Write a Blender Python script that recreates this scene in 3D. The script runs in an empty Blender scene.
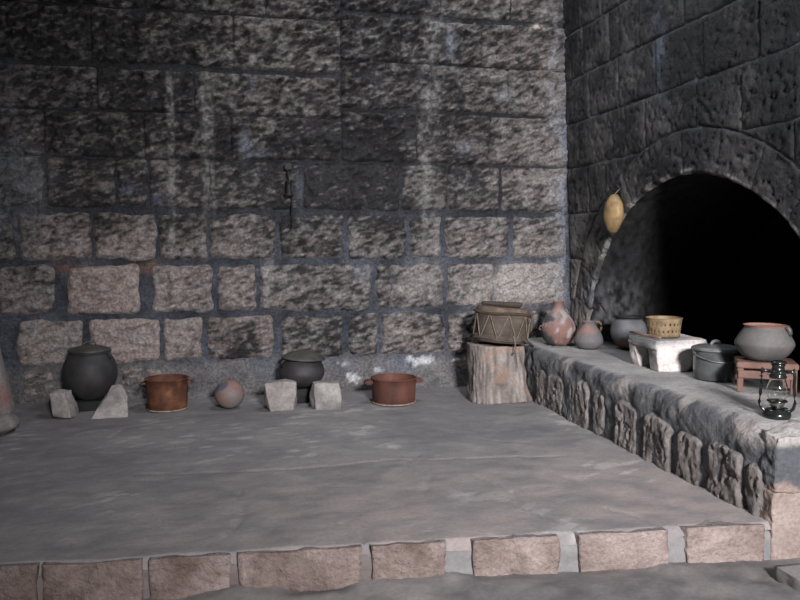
import bpy, bmesh, math, random
import numpy as np
from mathutils import Vector, Matrix

# ------------------------------------------------------------------ camera
S = bpy.context.scene
COL = S.collection
F_PX = 778.0
cam_d = bpy.data.cameras.new('camera')
cam_d.sensor_width = 36.0
cam_d.lens = 36.0 * F_PX / 800.0
cam_d.clip_start = 0.02
cam = bpy.data.objects.new('camera', cam_d)
COL.objects.link(cam)
cam.location = (0, 0, 1.2)
cam.rotation_euler = (math.radians(90 - 4.05), 0, math.radians(-12.3))
S.camera = cam

# ------------------------------------------------------------------ world, lights, exposure
w = bpy.data.worlds.new('daylight')
S.world = w
w.use_nodes = True
w.node_tree.nodes['Background'].inputs[0].default_value = (0.75, 0.85, 1.0, 1)
w.node_tree.nodes['Background'].inputs[1].default_value = 0.3

def area(name, loc, target, sx, sy, power, color, spread=180):
    l = bpy.data.lights.new(name, 'AREA')
    l.shape = 'RECTANGLE'
    l.size, l.size_y, l.energy, l.color = sx, sy, power, color
    l.spread = math.radians(spread)
    o = bpy.data.objects.new(name, l)
    COL.objects.link(o)
    o.location = loc
    o.rotation_euler = (Vector(target) - Vector(loc)).to_track_quat('-Z', 'Y').to_euler()
    return o

# daylight through the high window behind the camera, then two added fills
area('window_daylight', (1.15, -3.1, 2.95), (2.1, 4.6, 0.5), 0.85, 0.85, 135, (1.0, 0.96, 0.965), 60)
area('rear_left_fill', (-1.2, -3.1, 1.1), (0.4, 5.0, 0.9), 1.0, 2.0, 13, (0.86, 0.93, 1.0))  # added fill lamp at an unseen doorway, lifts the left and upper left
area('overhead_fill', (1.4, 4.85, 4.2), (1.4, 5.0, 0.0), 1.0, 0.9, 46, (0.93, 0.965, 1.0), 160)  # added overhead lamp, brightens the floor and grazes the back wall

S.view_settings.view_transform = 'Standard'
S.view_settings.look = 'None'
S.view_settings.exposure = 0.1
S.view_settings.gamma = 1.0
S.view_settings.use_curve_mapping = False
S.cycles.use_denoising = True

# ------------------------------------------------------------------ noise
def _h(ix, iy, iz, seed):
    n = (ix * 374761393 + iy * 668265263 + iz * 2147483647 + seed * 1274126177) & 0xFFFFFFFF
    n = ((n ^ (n >> 13)) * 1274126177) & 0xFFFFFFFF
    n = ((n ^ (n >> 16)) * 2246822519) & 0xFFFFFFFF
    n = n ^ (n >> 15)
    return (n & 0xFFFF) / 65535.0

def vn(x, y, z=0.0, seed=0):
    x = np.asarray(x, float); y = np.asarray(y, float); z = np.asarray(z, float) + np.zeros_like(x)
    ix = np.floor(x).astype(np.int64); iy = np.floor(y).astype(np.int64); iz = np.floor(z).astype(np.int64)
    fx = x - ix; fy = y - iy; fz = z - iz
    fx = fx * fx * (3 - 2 * fx); fy = fy * fy * (3 - 2 * fy); fz = fz * fz * (3 - 2 * fz)
    r = 0
    for a in (0, 1):
        wa = fx if a else 1 - fx
        for b in (0, 1):
            wb = fy if b else 1 - fy
            for c in (0, 1):
                wc = fz if c else 1 - fz
                r = r + wa * wb * wc * _h(ix + a, iy + b, iz + c, seed)
    return r

def vn2(x, y, seed=0):
    x = np.asarray(x, float); y = np.asarray(y, float)
    ix = np.floor(x).astype(np.int64); iy = np.floor(y).astype(np.int64)
    fx = x - ix; fy = y - iy
    fx = fx * fx * (3 - 2 * fx); fy = fy * fy * (3 - 2 * fy)
    h = lambda a, b: _h(ix + a, iy + b, 7, seed)
    return (h(0, 0) * (1 - fx) + h(1, 0) * fx) * (1 - fy) + (h(0, 1) * (1 - fx) + h(1, 1) * fx) * fy

def fbm(x, y, seed=0, o=4, g=0.5):
    r = 0.0; a = 1.0; t = 0.0
    for i in range(o):
        r = r + a * vn2(x * 2 ** i + 17.3 * i, y * 2 ** i - 9.1 * i, seed + i)
        t += a; a *= g
    return r / t          # about 0..1, mean .5

def fbm3(x, y, z, seed=0, o=3, g=0.5):
    r = 0.0; a = 1.0; t = 0.0
    for i in range(o):
        r = r + a * vn(x * 2 ** i + 17.3 * i, y * 2 ** i - 9.1 * i, z * 2 ** i + 3.7 * i, seed + i)
        t += a; a *= g
    return r / t

def sstep(a, b, x):
    t = np.clip((x - a) / (b - a), 0, 1)
    return t * t * (3 - 2 * t)

def mixc(a, b, t):
    a = np.asarray(a, float); b = np.asarray(b, float); t = np.asarray(t, float)
    if a.ndim == 1: a = np.broadcast_to(a, t.shape + (3,))
    if b.ndim == 1: b = np.broadcast_to(b, t.shape + (3,))
    return a * (1 - t[..., None]) + b * t[..., None]

# ------------------------------------------------------------------ materials
def nd(nt, t, **k):
    n = nt.nodes.new(t)
    for a, b in k.items(): setattr(n, a, b)
    return n

def base_mat(name):
    m = bpy.data.materials.new(name); m.use_nodes = True
    nt = m.node_tree
    return m, nt, nt.nodes['Principled BSDF']

def mat_vcol(name, rough=0.9, scale=55, var=(0.72, 1.28), bump=0.35, bscale=70, bdist=0.01, spec=0.25):
    """stone/plaster: colour from the surface's own stain map, fine grain from noise"""
    m, nt, p = base_mat(name)
    L = nt.links.new
    at = nd(nt, 'ShaderNodeAttribute', attribute_name='Col')
    tc = nd(nt, 'ShaderNodeNewGeometry')
    n = nd(nt, 'ShaderNodeTexNoise'); n.inputs['Scale'].default_value = scale; n.inputs['Detail'].default_value = 7; n.inputs['Roughness'].default_value = .72
    L(tc.outputs['Position'], n.inputs['Vector'])
    mr = nd(nt, 'ShaderNodeMapRange'); mr.inputs[1].default_value = 0.3; mr.inputs[2].default_value = 0.7
    mr.inputs[3].default_value, mr.inputs[4].default_value = var
    L(n.outputs['Fac'], mr.inputs[0])
    mx = nd(nt, 'ShaderNodeVectorMath', operation='SCALE')
    L(at.outputs['Color'], mx.inputs[0]); L(mr.outputs[0], mx.inputs['Scale'])
    L(mx.outputs[0], p.inputs['Base Color'])
    b = nd(nt, 'ShaderNodeTexNoise'); b.inputs['Scale'].default_value = bscale; b.inputs['Detail'].default_value = 6
    b.inputs['Roughness'].default_value = 0.65
    L(tc.outputs['Position'], b.inputs['Vector'])
    bp = nd(nt, 'ShaderNodeBump'); bp.inputs['Strength'].default_value = bump; bp.inputs['Distance'].default_value = bdist
    L(b.outputs['Fac'], bp.inputs['Height']); L(bp.outputs[0], p.inputs['Normal'])
    p.inputs['Roughness'].default_value = rough
    p.inputs['Specular IOR Level'].default_value = spec
    return m

def mat_noise(name, stops, scale=8, rough=0.8, metal=0.0, bump=0.2, bscale=40, stretch=(1, 1, 1), detail=5, spec=0.3, dist=0.004, rough2=None, nrough=0.6):
    """stops: [(pos, (r,g,b)), ...] over a noise in object space"""
    m, nt, p = base_mat(name)
    L = nt.links.new
    tc = nd(nt, 'ShaderNodeTexCoord')
    mp = nd(nt, 'ShaderNodeMapping'); mp.inputs['Scale'].default_value = stretch
    L(tc.outputs['Object'], mp.inputs['Vector'])
    n = nd(nt, 'ShaderNodeTexNoise'); n.inputs['Scale'].default_value = scale; n.inputs['Detail'].default_value = detail
    n.inputs['Roughness'].default_value = nrough
    L(mp.outputs[0], n.inputs['Vector'])
    r = nd(nt, 'ShaderNodeValToRGB')
    els = r.color_ramp.elements
    while len(els) < len(stops): els.new(0.5)
    for e, (po, c) in zip(els, stops):
        e.position = po; e.color = (*c, 1)
    L(n.outputs['Fac'], r.inputs[0]); L(r.outputs[0], p.inputs['Base Color'])
    b = nd(nt, 'ShaderNodeTexNoise'); b.inputs['Scale'].default_value = bscale; b.inputs['Detail'].default_value = 5
    L(mp.outputs[0], b.inputs['Vector'])
    bp = nd(nt, 'ShaderNodeBump'); bp.inputs['Strength'].default_value = bump; bp.inputs['Distance'].default_value = dist
    L(b.outputs['Fac'], bp.inputs['Height']); L(bp.outputs[0], p.inputs['Normal'])
    p.inputs['Roughness'].default_value = rough; p.inputs['Metallic'].default_value = metal
    p.inputs['Specular IOR Level'].default_value = spec
    if rough2 is not None:
        mr = nd(nt, 'ShaderNodeMapRange'); mr.inputs[1].default_value = .3; mr.inputs[2].default_value = .7
        mr.inputs[3].default_value = rough; mr.inputs[4].default_value = rough2
        L(n.outputs['Fac'], mr.inputs[0]); L(mr.outputs[0], p.inputs['Roughness'])
    return m

M = {}
M['wall'] = mat_vcol('sooty_sillar_stone', bump=1.0, bscale=34, bdist=0.035, scale=45, var=(.42, 1.7))
M['rwall'] = mat_vcol('sooty_dressed_stone', bump=0.8, bscale=42, bdist=0.014, rough=0.75, spec=0.35, var=(.6, 1.45))
M['soot'] = mat_vcol('soot_plaster', bump=0.3, bscale=30, rough=0.95, spec=0.1)
M['floor'] = mat_vcol('worn_floor_stone', bump=0.35, bscale=35, var=(0.85, 1.15), rough=0.85)
M['kerb'] = mat_vcol('pink_tuff', bump=1.0, bscale=30, bdist=0.03, var=(0.75, 1.25))
M['bench'] = mat_vcol('bench_masonry', bump=0.8, bscale=48, bdist=0.016)
M['rock'] = mat_vcol('hearth_stone', bump=0.35, bscale=50, bdist=0.008)
M['wood'] = mat_vcol('weathered_wood', bump=0.4, bscale=80, bdist=0.006)
M['clay'] = mat_vcol('smoked_clay', bump=0.2, bscale=50, bdist=0.004, rough=0.7, var=(0.85, 1.15))
M['iron'] = mat_noise('sooty_iron', [(.3, (.018, .018, .020)), (.7, (.045, .043, .045))], 9, .62, 0.0, .25, 60, spec=.4)
M['iron_lid'] = mat_noise('greyish_iron', [(.3, (.030, .029, .029)), (.7, (.075, .072, .068))], 12, .5, 0.0, .2, 60, spec=.45)
M['black'] = mat_noise('black_iron', [(.3, (.008, .008, .008)), (.7, (.02, .02, .02))], 12, .6, 0, .15, 60)
M['rust'] = mat_noise('rusted_steel', [(.28, (.030, .016, .013)), (.46, (.085, .033, .021)), (.6, (.14, .055, .028)), (.74, (.22, .14, .085))], 11, .75, 0.0, .3, 70)
M['rust2'] = mat_noise('brown_rusted_steel', [(.3, (.042, .019, .015)), (.55, (.092, .037, .027)), (.75, (.145, .062, .045))], 9, .75, 0.0, .3, 70, stretch=(1, 1, .4))
M['rust_edge'] = mat_noise('pale_worn_edge', [(.35, (.14, .09, .07)), (.65, (.34, .29, .25))], 25, .7, 0, .2, 80)
M['hide'] = mat_noise('dried_hide', [(.3, (.040, .031, .026)), (.55, (.078, .061, .051)), (.75, (.125, .10, .082))], 9, .8, 0, .35, 50)
M['hide_top'] = mat_noise('tan_hide', [(.3, (.055, .044, .037)), (.55, (.115, .084, .063)), (.75, (.21, .125, .08))], 12, .8, 0, .4, 45)
M['cord'] = mat_noise('old_cord', [(.3, (.09, .075, .06)), (.7, (.20, .165, .13))], 40, .9, 0, .3, 90)
M['darkwood'] = mat_noise('dark_wood', [(.3, (.022, .018, .015)), (.7, (.075, .058, .045))], 14, .75, 0, .3, 60, stretch=(.3, 1, 1))
M['redwood'] = mat_noise('reddish_wood', [(.3, (.085, .046, .036)), (.6, (.165, .095, .076)), (.8, (.22, .14, .115))], 12, .7, 0, .25, 70, stretch=(.5, 1, .5))
M['stick'] = mat_noise('brown_stick', [(.3, (.11, .065, .05)), (.7, (.25, .165, .13))], 18, .75, 0, .25, 80)
M['brass'] = mat_noise('yellow_enamel', [(.3, (.095, .067, .042)), (.5, (.19, .135, .075)), (.72, (.26, .205, .135))], 14, .6, 0, .15, 70)
M['enamel'] = mat_noise('dark_enamel', [(.3, (.045, .049, .053)), (.6, (.080, .086, .09)), (.8, (.15, .155, .16))], 16, .3, 0, .12, 50, spec=.5)
M['enamel_lid'] = mat_noise('grey_enamel', [(.3, (.065, .068, .07)), (.7, (.14, .142, .145))], 12, .4, 0, .12, 50, spec=.5)
M['wire'] = mat_noise('steel_wire', [(.3, (.10, .10, .10)), (.7, (.25, .25, .25))], 30, .45, .6, .1, 90)
M['lantern'] = mat_noise('black_lacquer', [(.3, (.006, .007, .007)), (.7, (.014, .016, .016))], 10, .16, 0, .05, 40, spec=.6)
M['burner'] = mat_noise('burner_metal', [(.3, (.10, .10, .10)), (.7, (.30, .29, .28))], 25, .35, .8, .1, 60)
M['gourd'] = mat_noise('gourd_rind', [(.30, (.10, .078, .055)), (.48, (.27, .18, .085)), (.70, (.38, .265, .13))], 9, .5, 0, .12, 40, spec=.4)
M['plain_wall'] = mat_noise('dim_plaster', [(.3, (.12, .115, .11)), (.7, (.22, .21, .20))], 2, .95, 0, .3, 8)
m, nt, p = base_mat('lamp_glass')
p.inputs['Base Color'].default_value = (.97, .99, .98, 1); p.inputs['Roughness'].default_value = .03
p.inputs['Transmission Weight'].default_value = 1.0; p.inputs['IOR'].default_value = 1.45
M['glass'] = m

# ------------------------------------------------------------------ object helpers
def link(name, me, mat, parent=None, smooth=True):
    if mat: me.materials.append(mat)
    if smooth: me.polygons.foreach_set('use_smooth', np.ones(len(me.polygons), bool))
    o = bpy.data.objects.new(name, me)
    COL.objects.link(o)
    if parent: o.parent = parent
    return o

def mesh_np(name, V, Fc, mat, parent=None, col=None, smooth=True):
    me = bpy.data.meshes.new(name)
    me.from_pydata(np.asarray(V, float).tolist(), [], [list(map(int, f)) for f in Fc])
    if col is not None:
        a = me.color_attributes.new('Col', 'FLOAT_COLOR', 'POINT')
        c = np.ones((len(V), 4)); c[:, :3] = np.clip(col, 0, 1)
        a.data.foreach_set('color', c.ravel())
    return link(name, me, mat, parent, smooth)

def grid_faces(nu, nv, flip=False, wrap=False):
    i = np.arange(nu if wrap else nu - 1)[:, None]; j = np.arange(nv - 1)[None, :]
    i2 = (i + 1) % nu
    a = i * nv + j; b = i2 * nv + j; c = i2 * nv + j + 1; d = i * nv + j + 1
    f = np.stack([a + 0 * j, b + 0 * j, c + 0 * j, d + 0 * j], -1).reshape(-1, 4)
    return f[:, ::-1] if flip else f

def struct(o):
    o['kind'] = 'structure'
    return o

def tag(o, label, cat, group=None):
    o['label'] = label; o['category'] = cat
    if group: o['group'] = group
    return o

def thing(name, label, cat, loc=(0, 0, 0), rotz=0.0, group=None, rot=None):
    o = bpy.data.objects.new(name, None)
    o.empty_display_size = 0.1
    COL.objects.link(o)
    o.location = loc
    o.rotation_euler = rot if rot else (0, 0, rotz)
    return tag(o, label, cat, group)

def bm_obj(name, bm, mat, parent=None, smooth=True):
    me = bpy.data.meshes.new(name)
    bmesh.ops.recalc_face_normals(bm, faces=bm.faces[:])
    bm.to_mesh(me); bm.free()
    return link(name, me, mat, parent, smooth)

def lathe(name, prof, mat, parent=None, seg=48, wob=0.0, seed=0, colfn=None, sq=(1, 1), wscale=5, smooth=True):
    prof = np.array(prof, float)
    n = len(prof)
    th = np.linspace(0, 2 * math.pi, seg, endpoint=False)
    T, I = np.meshgrid(th, np.arange(n), indexing='ij')
    r = prof[I, 0]; z = prof[I, 1]
    if wob:
        r = r * (1 + wob * (fbm3(np.cos(T) * wscale * .3, np.sin(T) * wscale * .3, z * wscale, seed) - .5) * 2)
    V = np.stack([np.cos(T) * r * sq[0], np.sin(T) * r * sq[1], z], -1).reshape(-1, 3)
    Fc = grid_faces(seg, n, wrap=True)
    c = colfn(V) if colfn else None
    o = mesh_np(name, V, Fc, mat, parent, c, smooth)
    bm = bmesh.new(); bm.from_mesh(o.data)
    bmesh.ops.remove_doubles(bm, verts=bm.verts, dist=1e-5)
    bmesh.ops.recalc_face_normals(bm, faces=bm.faces[:])
    bm.to_mesh(o.data); bm.free()
    return o

def tube(name, pts, r, mat, parent=None, seg=8, closed=False, flat=1.0):
    """swept tube; r a number or one radius per point"""
    P = [Vector(p) for p in pts]; n = len(P)
    rr = [r] * n if not hasattr(r, '__len__') else r
    V = []; up = Vector((0, 0, 1))
    for i, p in enumerate(P):
        a = P[(i - 1) % n] if (closed or i > 0) else P[i]
        b = P[(i + 1) % n] if (closed or i < n - 1) else P[i]
        t = (b - a).normalized()
        s = t.cross(up)
        if s.length < 1e-3: s = t.cross(Vector((1, 0, 0)))
        s.normalize(); u = s.cross(t)
        for k in range(seg):
            q = 2 * math.pi * k / seg
            V.append(p + s * math.cos(q) * rr[i] + u * math.sin(q) * rr[i] * flat)
    Fc = []
    for i in range(n if closed else n - 1):
        j = (i + 1) % n
        for k in range(seg):
            Fc.append((i * seg + k, i * seg + (k + 1) % seg, j * seg + (k + 1) % seg, j * seg + k))
    if not closed:
        Fc.append(tuple(range(seg))[::-1]); Fc.append(tuple(range((n - 1) * seg, n * seg)))
    return mesh_np(name, [tuple(v) for v in V], Fc, mat, parent)

def arc(c, r, a0, a1, n, ax='xz', ry=None):
    ry = r if ry is None else ry
    out = []
    for i in range(n + 1):
        a = a0 + (a1 - a0) * i / n
        if ax == 'xz': out.append((c[0] + r * math.cos(a), c[1], c[2] + ry * math.sin(a)))
        elif ax == 'yz': out.append((c[0], c[1] + r * math.cos(a), c[2] + ry * math.sin(a)))
        else: out.append((c[0] + r * math.cos(a), c[1] + ry * math.sin(a), c[2]))
    return out

def boxm(name, x0, x1, y0, y1, z0, z1, mat, parent=None, bev=0.006):
    bm = bmesh.new()
    bmesh.ops.create_cube(bm, size=1.0)
    for v in bm.verts:
        v.co = Vector(((x0 + x1) / 2 + v.co.x * (x1 - x0), (y0 + y1) / 2 + v.co.y * (y1 - y0), (z0 + z1) / 2 + v.co.z * (z1 - z0)))
    if bev: bmesh.ops.bevel(bm, geom=bm.edges[:], offset=bev, segments=2, affect='EDGES')
    return bm_obj(name, bm, mat, parent, smooth=False)

def rock_vf(corners, seed, n=12, rnd=0.35, amp=0.012, chip=0.02, fr=14):
    """a rough block: a subdivided cube bent onto eight corner points, rounded and chipped
    corners ordered (-x-y-z, +x-y-z, +x+y-z, -x+y-z, then the same on top)"""
    C = np.array(corners, float)
    t = np.linspace(-1, 1, n)
    V = []; Fc = []
    for ax in range(3):
        for sg in (-1, 1):
            A, B = np.meshgrid(t, t, indexing='ij')
            P = np.zeros((n, n, 3)); o = [i for i in range(3) if i != ax]
            P[..., ax] = sg; P[..., o[0]] = A; P[..., o[1]] = B
            base = len(V) * n * n
            V.append(P.reshape(-1, 3))
            Fc.append(grid_faces(n, n) + base)
    V = np.concatenate(V); Fc = np.concatenate(Fc)
    ln = np.linalg.norm(V, axis=1, keepdims=True)
    Vs = V * (1 - rnd) + (V / ln * 1.12) * rnd
    u, v, ww = [(Vs[:, i] + 1) / 2 for i in range(3)]
    W = [(1 - u) * (1 - v) * (1 - ww), u * (1 - v) * (1 - ww), u * v * (1 - ww), (1 - u) * v * (1 - ww),
         (1 - u) * (1 - v) * ww, u * (1 - v) * ww, u * v * ww, (1 - u) * v * ww]
    P = sum(wi[:, None] * C[i] for i, wi in enumerate(W))
    c = C.mean(0); d = P - c; d /= np.linalg.norm(d, axis=1, keepdims=True) + 1e-9
    nz = fbm3(P[:, 0] * fr, P[:, 1] * fr, P[:, 2] * fr, seed, 4) - .5
    nl = fbm3(P[:, 0] * fr * .35, P[:, 1] * fr * .35, P[:, 2] * fr * .35, seed + 9, 2) - .5
    P = P + d * (nz * 3.2 * amp + nl * 3.6 * chip)[:, None]
    return P, Fc

def rock(name, corners, seed, colfn, mat, parent=None, **k):
    P, Fc = rock_vf(corners, seed, **k)
    o = mesh_np(name, P, Fc, mat, parent, colfn(P))
    bm = bmesh.new(); bm.from_mesh(o.data)
    bmesh.ops.remove_doubles(bm, verts=bm.verts, dist=1e-4)
    bmesh.ops.recalc_face_normals(bm, faces=bm.faces[:])
    bm.to_mesh(o.data); bm.free()
    return o

def boxc(x0, x1, y0, y1, z0, z1):
    return [(x0, y0, z0), (x1, y0, z0), (x1, y1, z0), (x0, y1, z0), (x0, y0, z1), (x1, y0, z1), (x1, y1, z1), (x0, y1, z1)]

def sheet(name, u0, u1, v0, v1, res, mapf, hfn, colfn, mat, parent=None, dfn=None, edge=0.03, proud=0.02, sink=0.035,
          corner=0.03, wav=0.012, seed=0, flip=False, ovl=0.028, clamp=0.02):
    """one stone set in mortar: rounded irregular outline, its rim dips behind the mortar face"""
    nu = max(4, int((u1 - u0 + 2 * ovl) / res) + 1); nv = max(4, int((v1 - v0 + 2 * ovl) / res) + 1)
    U, V = np.meshgrid(np.linspace(u0 - ovl, u1 + ovl, nu), np.linspace(v0 - ovl, v1 + ovl, nv), indexing='ij')
    cu, cv = (u0 + u1) / 2, (v0 + v1) / 2
    qx = np.abs(U - cu) - (u1 - u0) / 2 + corner; qy = np.abs(V - cv) - (v1 - v0) / 2 + corner
    sd = np.hypot(np.maximum(qx, 0), np.maximum(qy, 0)) + np.minimum(np.maximum(qx, qy), 0) - corner
    d = -sd
    if dfn is not None: d = np.minimum(d, dfn(U, V))
    d = d + (fbm(U * 7 + seed, V * 7, seed + 3, 3) - .5) * 3.2 * wav
    k = sstep(-edge, edge * .8, d)
    h = -sink + (sink + proud) * k + hfn(U, V) * sstep(-edge * .3, edge * 1.5, d)
    h = np.maximum(h, -sink + (sink + clamp) * k)
    P = mapf(U, V, h).reshape(-1, 3)
    Fc = grid_faces(nu, nv, flip)
    keep = (d.reshape(-1)[Fc] > -edge - .012).any(1)
    Fc = Fc[keep]
    col = colfn(U, V, d).reshape(-1, 3)
    used = np.unique(Fc); re = -np.ones(len(P), int); re[used] = np.arange(len(used))
    return mesh_np(name, P[used], re[Fc], mat, parent, col[used])

# ================================================================== BACK WALL
YB = 6.25
XR0 = 2.878                              # right wall face at z = .72, leaning in by 4.5 cm per metre
def xr(z): return XR0 - 0.045 * (np.asarray(z) - 0.72)

SOOT = np.array((.019, .0193, .0215)); PALE = np.array((.285, .272, .268)); PINK = np.array((.335, .272, .25)); BLUE = np.array((.115, .13, .165))

def blob(x, z, cx, cz, rx, rz, p=2):
    return np.exp(-(np.abs((x - cx) / rx) ** p + np.abs((z - cz) / rz) ** p))

def back_soot(x, z):
    """where smoke has blackened the wall (0 clean .. 1 black)"""
    s = 0.51 + 0.27 * sstep(0.9, 1.5, z)
    s = s - .30 * sstep(-.1, -.7, x) * sstep(1.45, .9, z)          # cleaner low left stones
    s = s - .16 * sstep(1.6, 2.4, x)                              # paler towards the corner
    s = s + .34 * blob(x, z, .85, 1.92, .55, .40) + .25 * blob(x, z, .42, 1.9, .12, .4)
    s = s + .18 * blob(x, z, 1.2, 1.9, .25, .35)
    s = s + .18 * blob(x, z, -.9, 2.2, .8, .8)
    s = s + .55 * blob(x, z, .08, .43, .2, .16)
    s = s + .15 * blob(x, z, .62, .45, .25, .2) + .1 * blob(x, z, 1.45, .45, .3, .2)
    return s

def back_marks(c, x, z, seed=5):
    """lime runs, blue-grey dabs and pale scuffs lying over stones and mortar"""
    n = fbm(x * 14, z * 5, 31, 3); n2 = fbm(x * 30, z * 30, 32, 3)
    def strip(cx, wd, z0, z1, a, col):
        nonlocal c
        k = a * np.exp(-((x - cx - .02 * (fbm(z * 3, z * 0, 40) - .5)) / wd) ** 4) * sstep(z0 - .1, z0 + .15, z) * sstep(z1 + .15, z1 - .1, z)
        c = mixc(c, col, np.clip(k * (0.12 + 1.15 * sstep(.40, .60, n) * sstep(.25, .7, n2)), 0, .8))
    strip(1.62, .085, .7, 3.4, .65, (.20, .197, .195))
    strip(1.57, .03, 1.4, 2.4, .5, (.20, .20, .20))
    strip(-.16, .045, 1.1, 2.45, .75, (.23, .225, .22))
    strip(-.43, .028, 1.1, 2.45, .75, (.24, .235, .23))
    strip(.13, .03, 1.2, 2.1, .35, (.2, .2, .2))
    strip(2.72, .085, .8, 3.5, .9, (.27, .285, .31))
    strip(2.80, .05, .5, 3.5, .9, (.16, .18, .23))
    strip(.30, .04, .7, 1.08, .7, (.25, .24, .235))
    strip(-1.6, .12, 1.2, 2.6, .8, (.15, .16, .18))
    for cx, cz, rx, rz, a, col in ((-1.45, 1.65, .14, .28, .8, (.15, .155, .175)), (.12, 1.98, .03, .10, .9, (.17, .19, .235)),
                                  (.19, 1.91, .09, .03, .9, (.17, .19, .235)), (.55, 1.66, .035, .1, .6, (.12, .13, .165)),
                                  (1.79, 2.82, .035, .10, .85, (.22, .24, .28)), (1.9, 2.0, .05, .05, .7, (.2, .21, .25)),
                                  (2.25, 2.45, .06, .05, .6, (.22, .22, .24)), (-.75, 1.62, .06, .06, .7, (.09, .10, .14)),
                                  (-.53, 1.55, .08, .06, .6, (.08, .09, .13)), (2.55, 3.02, .05, .02, 1, (.75, .7, .62)),
                                  (2.35, .85, .32, .14, .75, (.36, .34, .32)), (1.5, .90, .2, .14, .35, (.3, .29, .28)),
                                  (1.05, 1.0, .07, .1, .55, (.12, .14, .18)), (.2, 2.45, .04, .07, .5, (.13, .14, .17))):
        c = mixc(c, col, np.clip(a * blob(x + .05 * (n - .5), z + .06 * (n2 - .5), cx, cz, rx, rz) * (.4 + 1.2 * n2), 0, 1))
    return c

def back_stone_col(tone, pink, seed):
    def f(U, V, d):
        n1 = fbm(U * 2.2, V * 2.2, 11, 4); n2 = fbm(U * 9, V * 13, 12 + seed, 4); n3 = fbm(U * 20 + V * 8, V * 48 - U * 14, 13 + seed, 3)
        s = back_soot(U, V) + tone + (n1 - .5) * .7 + (n2 - .5) * .55 + (n3 - .5) * 1.6
        st = mixc(PALE, PINK, np.clip(pink + (n2 - .5), 0, 1))
        c = mixc(st, SOOT, np.clip(s, 0, .97))
        c = c * (0.8 + .4 * n3)[..., None]
        return back_marks(c, U, V)
    return f

def back_mortar_col(x, z):
    n1 = fbm(x * 3, z * 3, 51, 4); n2 = fbm(x * 14, z * 14, 52, 4)
    c = mixc((.030, .034, .043), (.085, .093, .115), np.clip(n1 * 1.6 - .3 + (n2 - .5), 0, 1))
    up = sstep(1.1, 1.6, z)
    c = mixc(c, SOOT * 1.2, np.clip(up * (.75 + (n2 - .5)), 0, 1))
    # rendered foot of the wall
    ft = sstep(.36, .22, z + (n1 - .5) * .15)
    c = mixc(c, mixc((.085, .083, .088), (.19, .18, .178), np.clip(n2 * 1.5 - .2, 0, 1)), ft * .85)
    k = blob(x, z, -1.2, 1.03, .12, .04) + blob(x, z, -.62, 1.03, .14, .05) + .7 * blob(x, z, 1.95, .2, .12, .06)
    c = mixc(c, (.17, .10, .075), np.clip(k * 1.2 * n2, 0, .8))
    # limewash spatters along the foot
    k = np.zeros_like(x)
    for cx, cz, rx, rz in ((.86, .24, .09, .06), (1.17, .17, .1, .035), (1.48, .25, .17, .05), (.97, .12, .08, .06), (2.02, .22, .06, .05), (1.82, .24, .08, .02)):
        k = np.maximum(k, blob(x, z, cx, cz, rx, rz))
    c = mixc(c, (.60, .61, .63), np.clip((k - .62 + (n2 - .5) * 1.7) * 3.0, 0, .85))
    k = blob(x, z, .45, .2, .5, .12) + blob(x, z, 1.2, .2, .4, .1)
    c = mixc(c, BLUE * 1.1, np.clip(k * (n1 * 1.3 - .2), 0, .7))
    return back_marks(c, x, z)

nu, nv = 330, 240
U, V = np.meshgrid(np.linspace(-3.3, 2.98, nu), np.linspace(-.05, 4.3, nv), indexing='ij')
hb = (fbm(U * 5, V * 5, 21, 4) - .5) * .03 - .004 + .035 * sstep(.36, .15, V) * (0.5 + fbm(U * 3, V * 3, 22, 3)) + .006 * fbm(U * 25, V * 25, 23, 3)
P = np.stack([U, YB - hb, V], -1).reshape(-1, 3)
Fc = grid_faces(nu, nv)
n0 = len(P)
Pb = np.array([(-3.3, YB + .3, -.05), (2.98, YB + .3, -.05), (2.98, YB + .3, 4.3), (-3.3, YB + .3, 4.3)])
col = np.concatenate([back_mortar_col(U, V).reshape(-1, 3), np.full((4, 3), .1)])
wall_back = struct(mesh_np('wall_back', np.concatenate([P, Pb]), list(Fc) + [(n0 + 3, n0 + 2, n0 + 1, n0)], M['wall'], None, col))

def mapback(U, V, h): return np.stack([U, YB - h, V], -1)

def chisel(seed, amp, fine=1.0):
    a0 = math.radians(22)
    def f(U, V):
        a = U * math.cos(a0) + V * math.sin(a0); b = -U * math.sin(a0) + V * math.cos(a0)
        r1 = fbm(a * 7 + seed, b * 17, seed, 3); r2 = fbm(a * 19, b * 40 + seed, seed + 5, 3)
        rd = 1 - np.abs(r1 * 2 - 1) * 1.6
        lo = fbm(U * 4 + seed, V * 4, seed + 8, 2) - .5
        return (.25 + .75 * sstep(2.84, 2.62, U)) * amp * ((rd - .6) * 1.5 + (r2 - .5) * 5.6 * fine + lo * 2.0)
    return f

rng = random.Random(4)
def back_stone(x0, x1, z0, z1, tone=0.0, pink=.4, proud=.02, amp=.026, gap=.012, res=.0115, edge=.03, wav=.012):
    sd = rng.randrange(1000)
    sheet('wall_stone', x0 + gap, x1 - gap, z0 + gap, z1 - gap, res, mapback, chisel(sd if z0 < 1.8 else 77, amp), back_stone_col(tone, pink, sd if z0 < 1.4 else 77),
          M['wall'], wall_back, proud=proud, seed=sd, edge=edge, wav=wav)

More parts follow.
